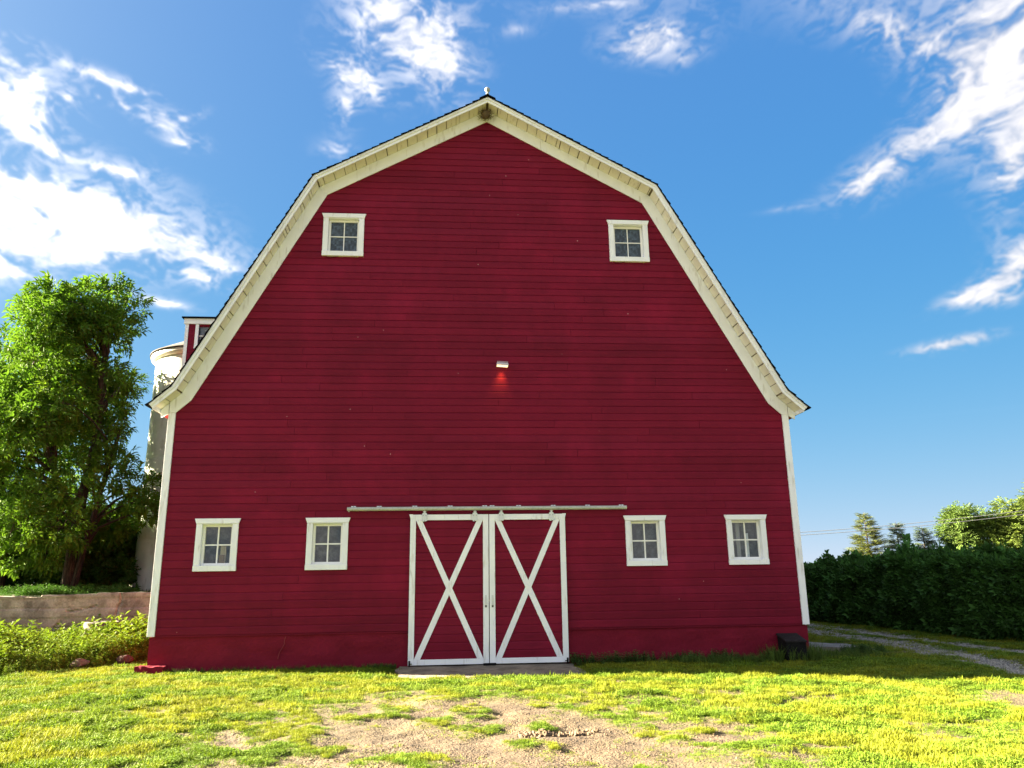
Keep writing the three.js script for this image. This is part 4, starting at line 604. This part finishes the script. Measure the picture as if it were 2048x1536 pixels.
{
  const r = rng(22), b = []; for (let k = 0; k < 32; k++) { const y = 2.4 + 5.6 * r(), a = r() * 6.28, e = 2.5 * Math.sqrt(1 - ((y - 4.8) / 4) ** 2), q = e * (0.3 + 0.7 * Math.sqrt(r())); b.push([-15.3 + Math.cos(a) * q, y, -12 + Math.sin(a) * q, 0.5 + 0.45 * r()]); }
  tree('ash_tree', 'slim trunked ash tree at the left edge of the picture', [-15.0, TERRACE, -11.6], [[[0, -0.1, 0, 0.16], [-0.05, 1.4, 0, 0.12], [-0.3, 2.8, 0, 0.10], [-0.5, 5, 0, 0.05], [-0.5, 6.8, 0, 0.02]], [[-0.05, 1.3, 0, 0.08], [0.6, 2.4, 0.1, 0.06], [1.0, 4, 0.2, 0.03]]], b, { seed: 320, geo: spraysAsh, mat: ashLeaf, per: 165, warm: 0.1, size: 1.0 });
}
// thicket behind the wall
[[-12.0, -12.6, 0.8, 1.5, 'leafy shrub between the ash trunk and the silo'], [-13.3, -13.2, 1.5, 1.9, 'tall leafy shrub behind the two ash trunks'], [-16.4, -13.0, 1.4, 1.7, 'leafy shrub behind the slim trunk at the picture edge'], [-13.2, -15.6, 1.5, 2.6, 'high shrub far behind the thicket near the silo'], [-15.6, -16.5, 2.0, 2.7, 'high shrub far behind the thicket at left'], [-19.2, -14.5, 2.2, 2.9, 'broad shrub beyond the left picture edge']].forEach(([x, z, w, h, label], i) => {
  const r = rng(400 + i), b = [], n = Math.round(12 + w * h * 4); for (let k = 0; k < n; k++) { const y = TERRACE + 0.25 + h * r(), a = r() * 6.28, q = w * Math.sqrt(r()); b.push([Math.cos(a) * q, y - TERRACE, Math.sin(a) * q, 0.35 + 0.35 * r()]); }
  const s = thing('shrub', label, 'shrub', x, TERRACE, z, 'thicket behind the retaining wall');
  mesh('stems', merge(b.map((q) => limb([V(q[0] * 0.25, -0.1, q[2] * 0.25), V(q[0] * 0.5, q[1] * 0.5, q[2] * 0.5), V(q[0], q[1], q[2])], [0.03, 0.02, 0.006], 5))), barkMat, s);
  crown(s, spraysBush, bushLeaf, b, 190, 500 + i, { size: 1.05 });
});
{ // creeper and seedlings along the top of the wall
  const r = rng(61), list = []; for (let k = 0; k < 3400; k++) { const x = -17 + 10.2 * r(), z = RW_Z - 0.15 - 5 * r() * r(), hh = x > -9.4 && x < -7 ? 0.25 : 1, t = 0.7 + 0.6 * r(); if (z > RW_Z - 0.5 && fbm(x * 1.5, z, 3, 2) < 0.42) continue; list.push([x, TERRACE + 0.02, z, (r() - 0.5) * 0.4, r() * 6.28, (r() - 0.5) * 0.4, (0.25 + 0.4 * r()) * (0.3 + 0.7 * hh) * (0.5 + 1.1 * smooth(0.3, 0.7, fbm(x * 1.3 + 6, z * 0.8, 5, 3))), [t, t, t]]); }
  tag(copies('creeper', weedGeo(9, 0.28, 6, 0.13, 0.07), bushLeaf, list), 'low creeper and seedlings along the retaining wall top', 'creeper', null, 'stuff');
}
// weeds between lawn and wall
{
  const r = rng(62), a = [], b = [];
  for (let k = 0; k < 15000; k++) {
    const x = -13.5 + 7.3 * r(), z = -5.9 + 6.6 * r(), edge = 0.12 - 1.05 * Math.max(0, x + 8.6) - 0.55 * Math.max(0, -0 + x + 7.7) + (fbm(x * 1.8, 4, 3, 3) - 0.5) * 0.9 - Math.min(0, x + 8.6) * 0.25;
    if (z > edge - 0.1 || (x > -7.0 && z > -2.2) || (x > -6.3)) continue; if (Math.hypot(x + 9.1, z + 5.25) < 0.45 || (Math.abs(x + 9.0) < 0.35 && z > -5.3 && z < -3.2 && r() < 0.75)) continue;
    const n = fbm(x * 1.1 + 9, z * 1.1 + 2, 5, 3), h = (0.55 + 0.75 * smooth(0.25, 0.75, n)) * smooth(0.0, 1.7, edge - z + 0.25) * (0.4 + 0.5 * r()) + 0.16, t = 0.75 + 0.5 * r(), ye = (r() + 0.3) * 0.35;
    (r() < 0.6 ? a : b).push([x, -0.02, z, (r() - 0.5) * 0.5, r() * 6.28, (r() - 0.5) * 0.5, h * (0.65 + 0.5 * r()), [t * (1 + ye), t * (1 + ye * 0.3), t * 0.9]]);
  }
  tag(copies('weed_patch', weedGeo(11, 0.62, 7, 0.20, 0.10), weedLeaf, a), 'sunlit bright green weeds between the lawn and retaining wall', 'weeds', null, 'stuff');
  tag(copies('weed_patch', weedGeo(12, 0.52, 6, 0.24, 0.13), weedLeaf, b), 'broad leaved weeds mixed into the sunlit weed patch', 'weeds', null, 'stuff');
}
// hedge in the barn's shadow
{
  const r = rng(63), list = [], hd = thing('hedge', 'dense dark green hedge beyond the gravel track in the barn shade', 'hedge', 12.9, 0, -8);
  const rise = [[-24, 1.4], [-14, 1.4], [-10.5, 1.6], [-8, 1.6], [-6.7, 1.92], [-5.7, 1.66], [-4.5, 1.74], [-3.6, 1.66], [-2.6, 1.9], [-1.4, 1.66], [5, 1.66]];
  const topAt = (z) => { let k = 0; while (k < rise.length - 2 && rise[k + 1][0] < z) k++; return lerp(rise[k][1], rise[k + 1][1], smooth(rise[k][0], rise[k + 1][0], z)) + (fbm(z * 1.3 + 3, 2, 4, 3) - 0.5) * 0.6; }, faceAt = (z) => 11.75 + 0.10 * Math.max(0, z + 8) + (fbm(z * 0.9, 9, 4, 3) - 0.5) * 0.8, stems = [];
  for (let k = 0; k < 42000; k++) {
    const z = -24 + 28 * r(), H = topAt(z), shell = r(), f = faceAt(z); let x, y, d;
    if (shell < 0.68) { y = 0.05 + (H - 0.1) * Math.pow(r(), 0.8); x = f + 0.30 * (y / H) ** 2 + 0.45 * r() * r() + (fbm(z * 2.6, y * 2.6, 5, 3) - 0.5) * 0.7; d = V(-1, 0.35, (r() - 0.5) * 1.6); }
    else { x = f + 0.2 + 1.9 * r(); y = H + (r() < 0.12 ? 0.5 * r() * smooth(0.45, 0.65, noise(z * 3.1, x * 2)) : 0) - 0.45 * r() * r() + (fbm(z * 2.4, x * 2.4, 5, 3) - 0.5) * 0.6 - 0.2 * Math.abs(x - f - 1); d = V(r() - 0.6, 1, r() - 0.5); }
    d.normalize(); const t = 0.45 + 1.0 * r(); list.push([x - 12.9, y, z + 8, (r() - 0.5) * 1.0, Math.atan2(-d.z, d.x) + (r() - 0.5) * 1.2, Math.asin(clamp(d.y, -1, 1)) * 0.8 + (r() - 0.5) * 0.8, 0.7 + 0.6 * r(), [t, t, t]]);
  }
  for (let k = 0; k < 130; k++) { const z = -24 + 28 * r(), f = faceAt(z), H = topAt(z); stems.push(limb([V(f + 0.5 + r() * 0.9 - 12.9, -0.1, z + 8), V(f + 0.4 + r() * 0.9 - 12.9, H * 0.5, z + 8 + (r() - 0.5) * 0.4), V(f + 0.2 + r() * 1.2 - 12.9, H, z + 8 + (r() - 0.5) * 0.8)], [0.03, 0.02, 0.006], 5)); }
  mesh('stems', merge(stems), barkMat, hd); copies('foliage', spraysHedge, hedgeLeaf, list, hd);
}
// conifers and trees far behind the hedge
function conifer(name, label, x, z, H, W, mat, seed, dens) {
  const t = thing(name, label, 'tree', x, 0, z), r = rng(seed), list = [], br = [];
  mesh('trunk', limb([V(0, -0.1, 0), V(0.03, H * 0.5, 0), V(0, H, 0)], [H * 0.022, H * 0.013, 0.01], 8), barkMat, t);
  for (let y = H * 0.06; y < H * 0.97; y += H * 0.022) for (let k = 0; k < 5; k++) {
    const a = r() * 6.28, L = W * Math.pow(1 - y / H, 0.85) * (0.7 + 0.5 * r()) + 0.06, up = 0.25 * L; br.push(limb([V(0, y, 0), V(Math.cos(a) * L * 0.5, y - 0.05 * L, Math.sin(a) * L * 0.5), V(Math.cos(a) * L, y + up * 0.3, Math.sin(a) * L)], [0.02, 0.012, 0.004], 4));
    const n = Math.ceil(L * dens) + 1; for (let j = 0; j < n; j++) { const f = 0.2 + 0.85 * (j + r()) / n, c = 0.7 + 0.6 * r(); list.push([Math.cos(a) * L * f + (r() - 0.5) * 0.2 * L, y - 0.05 * L + up * 0.3 * f * f + (r() - 0.5) * 0.12, Math.sin(a) * L * f + (r() - 0.5) * 0.2 * L, (r() - 0.5) * 0.8, -a + (r() - 0.5) * 1.2, 0.25 + (r() - 0.5) * 0.6, 0.7 + 0.5 * r(), [c * 1.05, c, c]]); }
  }
  mesh('branches', merge(br), barkMat, t); copies('crown', needleSpray, mat, list, t); return t;
}
const needleSpray = sprayGeo(8, 14, 0.42, 0.16, 0.035, 0.1), pineLeaf = leafMat(0.105, 0.135, 0.03, 0.2), spruceLeaf = leafMat(0.075, 0.115, 0.065, 0.15);
conifer('pine_tree', 'yellow green pine behind the hedge, left of the two spruces', 33.0, -46, 6.3, 2.2, pineLeaf, 71, 15);
conifer('spruce_tree', 'small blue green spruce, left of the pair behind the hedge', 35.6, -46, 5.5, 1.25, spruceLeaf, 72, 14);
conifer('spruce_tree', 'small blue green spruce, right of the pair behind the hedge', 37.8, -46, 5.1, 1.2, spruceLeaf, 73, 14);
{
  const mk = (cx, cz, list, seed) => { const r = rng(seed), b = []; for (const [x, y, rx, ry, n] of list) for (let k = 0; k < n; k++) { const d = rv(r).normalize(), q = 0.35 + 0.65 * Math.sqrt(r()); b.push([cx + x + d.x * rx * q, y + d.y * ry * q, cz + d.z * rx * q, 0.4 + 0.5 * r()]); } return b; };
  tree('poplar_tree', 'upright green poplar behind the hedge beside the spruces', [40.6, 0, -45], [[[0, -0.1, 0, 0.2], [0.1, 3, 0, 0.13], [-0.1, 5.6, 0, 0.04]], [[0.1, 2, 0, 0.1], [1.2, 4, 0, 0.06], [1.6, 5.6, 0, 0.02]]], mk(40.8, -45, [[-0.5, 5.2, 0.9, 1.3, 14], [0.9, 5.3, 0.8, 1.0, 10], [0, 3.6, 1.4, 1.2, 14]], 81), { seed: 330, geo: spraysFar, mat: farLeaf, per: 170, size: 0.8 });
  tree('willow_tree', 'broad pale yellow green tree behind the hedge at right', [47, 0, -44], [[[0, -0.1, 0, 0.4], [0.1, 2.5, 0, 0.28], [0.3, 5, 0, 0.15], [0.6, 7.5, 0, 0.05]], [[0, 1.6, 0, 0.25], [-1.8, 3.6, 0, 0.16], [-3, 5, 0, 0.05]], [[0.1, 2.2, 0, 0.25], [2, 4.4, 0, 0.16], [3.4, 6, 0, 0.05]]], mk(47, -44, [[-3.6, 4.2, 1.5, 1.5, 24], [-1.7, 5.2, 1.7, 1.7, 30], [0.8, 6.2, 2.1, 2.1, 40], [3.2, 6.6, 2.1, 2.1, 34], [0, 3.2, 4.4, 1.5, 50]], 82), { seed: 340, geo: spraysFar, mat: leafMat(0.105, 0.165, 0.028, 0.35), per: 160, size: 0.9, warm: 0.1 });
}
// overhead wires
{ const wire = (y0, y1, sag, label) => { const a = V(6, y0, -30), b = V(44, y1, -30), m = V().lerpVectors(a, b, 0.5); m.y -= sag; tag(mesh('power_line', new THREE.TubeGeometry(new THREE.QuadraticBezierCurve3(a, m, b), 40, 0.016, 5), std({ color: lin(0.22, 0.23, 0.25), roughness: 0.7 })), label, 'power line', 'power lines beyond the hedge'); }; wire(3.55, 6.35, 1.5, 'thin overhead power line, upper of the two beyond the hedge'); wire(3.45, 6.1, 1.52, 'thin overhead power line, lower of the two beyond the hedge'); }

// ------------------------------------------------------------------ turf, plants at the wall foot, gravel, clods
{
  const r = rng(64), G = [[], [], []], L = [[], []], tall = [], foot = [], pebble = [], clod = [];
  const inView = (x, z) => { const dx = x + 0.7488, dz = 14.8123 - z; const a = Math.atan2(dx, dz); return a > -0.58 && a < 0.73 && dz > 5.6; };
  const solid = (x, z) => (Math.abs(x) < 6.1 && z < 0.03) || (x > SLAB.x0 + 0.05 && x < SLAB.x1 - 0.05 && z > 0 && z < SLAB.z1 - 0.38 + (fbm(x * 1.5, 3, 3, 4) - 0.5) * 0.35) || (x > 6 && x < 7.95 && z > -2.4 && z < -1.1);
  const sow = (n, x0, x1, z0, z1) => {
    for (let k = 0; k < n; k++) {
      const x = lerp(x0, x1, r()), z = lerp(z0, z1, r()); if (!inView(x, z) || solid(x, z)) continue;
      if (x < -6.3 && z < 0.0 - 1.05 * Math.max(0, x + 8.6) - 0.6) continue;
      const d = dirtAt(x, z), g = gravelAt(x, z); if (r() < 1 - (1 - Math.min(1, d * 1.02)) ** 2.6 || r() < g * 1.15) continue;
      const cl = fbm(x * 7 + 3, z * 7 + 1, 4, 2); if (cl < 0.36 && r() < 0.8) continue;
      const y = height(x, z) - 0.004, n1 = fbm(x * 0.7 + 5, z * 0.7, 3, 3), n2 = fbm(x * 2.4, z * 2.4 + 40, 6, 3);
      const lush = smooth(0.42, 0.6, n2 + (d > 0.15 ? 0.1 : 0)), dry = smooth(0.45, 0.7, n1 + (x > 2 ? 0.06 : 0));
      const t = 0.6 + 0.75 * r(), c = [t * (1 + 0.13 * dry - 0.30 * lush), t * (1 + 0.08 * dry - 0.08 * lush), t * (1 + 0.4 * dry)], s = (0.65 + 0.6 * r()) * (0.55 + 0.6 * n2 + 0.55 * smooth(0.35, 0.75, cl)) * (r() < 0.02 ? 1.35 : 1) * (1 - 0.4 * d) * (1 - 0.42 * smooth(1.35, 0.7, wornAt(x, z)));
      const e = [x, y, z, (r() - 0.5) * 0.3, r() * 6.28, (r() - 0.5) * 0.3, s, c, s * (0.55 + 0.42 * r())];
      if (r() < 0.24 + 0.36 * (1 - lush)) G[Math.floor(r() * 3)].push(e); else L[Math.floor(r() * 2)].push(e);
    }
  };
  sow(150000, -6.5, 6, 4.4, 9.3); sow(90000, -9.5, 9, 0, 4.4); sow(60000, -9.5, 0, -3.5, 2.4); sow(60000, 6, 13, -12, 4.4); sow(9000, 3, 9, 4.4, 8);
  const grassMat = leafMat(0.228, 0.262, 0.012, 0.4), cloverMat = leafMat(0.175, 0.232, 0.013, 0.35);
  [0, 1, 2].forEach((i) => tag(copies('lawn_grass', bladeGeo(20 + i, 16, 0.055, 0.02, 0.062 + 0.008 * i, 0.0055), grassMat, G[i]), ['fine short lawn grass in front of the barn', 'upright lawn grass mixed through the front turf', 'longer lawn grass mixed through the front turf'][i], 'grass', null, 'stuff'));
  [0, 1].forEach((i) => tag(copies('clover', leafyGeo(30 + i, 22, 0.055, 0.045, 0.020, 0.012), cloverMat, L[i]), ['small leaved knotweed matted through the lawn', 'dark green clover matted through the lawn'][i], 'ground cover', null, 'stuff'));
  for (let k = 0; k < 420; k++) { const x = 1.5 + 4.7 * r(), z = 0.06 + 0.4 * r() * r(), m = fbm(x * 1.6, 3, 3, 3), t = 0.7 + 0.5 * r(); if (m < 0.42 && r() < 0.7) continue; foot.push([x, 0, z, (r() - 0.5) * 0.5, r() * 6.28, (r() - 0.5) * 0.5, (0.5 + 0.8 * r()) * (0.6 + 0.8 * m), [t, t, t]]); }
  for (let k = 0; k < 130; k++) { const x = -1.9 + (r() < 0.6 ? 0.5 * r() - 0.3 : -3.8 * r()), z = 0.05 + 0.15 * r(), t = 0.8 + 0.4 * r(); foot.push([x, 0, z, (r() - 0.5) * 0.5, r() * 6.28, (r() - 0.5) * 0.5, 0.3 + 0.35 * r(), [t * 1.1, t, t]]); }
  for (let k = 0; k < 160; k++) { const a = r() * 6.28, q = 0.5 * r(); foot.push([7.5 + Math.cos(a) * q, 0.0, -0.75 + Math.sin(a) * q * 0.5, (r() - 0.5) * 0.5, r() * 6.28, (r() - 0.5) * 0.5, 0.5 + 0.6 * r(), [1, 1, 1]]); }
  const lone = []; for (let k = 0; k < 900; k++) { const x = -3.4 + 6.6 * r(), z = 3.4 + 5.6 * r(); if (dirtAt(x, z) < 0.45 || fbm(x * 1.4 + 60, z * 1.4, 7, 2) < 0.47) continue; const t = 0.7 + 0.5 * r(), n = 1 + Math.floor(r() * 5); for (let q = 0; q < n; q++) lone.push([x + (r() - 0.5) * 0.13, height(x, z) - 0.004, z + (r() - 0.5) * 0.09, (r() - 0.5) * 0.5, r() * 6.28, (r() - 0.5) * 0.5, 0.35 + 0.5 * r(), [t, t, t]]); }
  tag(copies('seedlings', leafyGeo(37, 16, 0.05, 0.05, 0.022, 0.012), cloverMat, lone), 'scattered small green seedlings on the bare earth patch', 'seedlings', null, 'stuff');
  tag(copies('wall_weeds', weedGeo(14, 0.16, 6, 0.065, 0.035), leafMat(0.07, 0.13, 0.025, 0.3), foot), 'leafy weeds along the foot of the barn wall', 'weeds', null, 'stuff');
  for (let k = 0; k < 900; k++) { const right = r() < 0.7, x = right ? 3.4 + 4.2 * r() : -6 + 4.3 * r(), z = right ? (x > 6.1 ? -0.9 + 1.2 * r() : 0.05 + 0.5 * r()) : 0.03 + 0.12 * r(), t = 0.7 + 0.5 * r(), big = right ? (Math.abs(x - 5.7) < 0.6 ? 1.3 : 0.7) : 0.45; if (Math.abs(x - 5.62) < 0.2 && z < 0.5) continue; tall.push([x, 0, z, (r() - 0.5) * 0.3, r() * 6.28, (r() - 0.5) * 0.3, big * (0.6 + 0.6 * r()), [t, t, t]]); }
  tag(copies('tall_grass', bladeGeo(25, 12, 0.04, 0.10, 0.24, 0.007, 0.6), leafMat(0.09, 0.15, 0.022, 0.35), tall), 'taller grass tufts against the barn wall and black box', 'grass', null, 'stuff');
  const stoneG = (sd) => { const g = new THREE.IcosahedronGeometry(0.02, 1), p = g.attributes.position; for (let i = 0; i < p.count; i++) { const k = 0.7 + 0.6 * noise(p.getX(i) * 60 + sd, p.getY(i) * 60, p.getZ(i) * 60); p.setXYZ(i, p.getX(i) * k * 1.2, p.getY(i) * k * 0.7, p.getZ(i) * k); } g.computeVertexNormals(); return g; };
  for (let k = 0; k < 90000; k++) { const x = 7 + 5 * r(), z = -12 + 16.5 * r(); if (r() > gravelAt(x, z) * 0.75 + (r() < 0.004 ? 1 : 0)) continue; const t = 0.6 + 0.8 * r(); pebble.push([x, height(x, z) + 0.004, z, r() * 3, r() * 6, r() * 3, 0.35 + 0.9 * r() * r(), [t, t * 0.98, t * 0.95]]); }
  tag(copies('gravel', stoneG(3), std({ color: lin(0.27, 0.26, 0.23), roughness: 0.95 }), pebble), 'grey gravel scattered along the two wheel tracks', 'gravel', null, 'stuff');
  for (let k = 0; k < 9000; k++) { const x = -3.2 + 6 * r(), z = 3.4 + 5.8 * r(), d = dirtAt(x, z); if (r() > d) continue; const pile = Math.exp(-(((x - 0.4) / 0.45) ** 2) - ((z - 6.1) / 0.16) ** 2), t = 0.65 + 0.6 * r(); if (pile < 0.3 && r() < 0.35) continue; clod.push([x, height(x, z) + 0.002, z, r() * 3, r() * 6, r() * 3, (0.12 + 0.4 * r() ** 4) + pile * (0.3 + 1.2 * r()), [t, t, t]]); }
  for (let k = 0; k < 350; k++) { const u = (r() + r() - 1), x = 0.42 + 0.5 * u, z = 6.1 + (r() - 0.5) * 0.3, t = 0.6 + 0.5 * r(); clod.push([x, height(x, z) + 0.01, z, r() * 3, r() * 6, r() * 3, 0.4 + 1.3 * r() * r(), [t, t, t]]); }
  tag(copies('earth_clods', stoneG(9), std({ color: lin(0.15, 0.108, 0.066), roughness: 0.98 }), clod), 'crumbs and clods of dry earth on the bare patch', 'earth', null, 'stuff');
}
renderer.render(scene, camera);
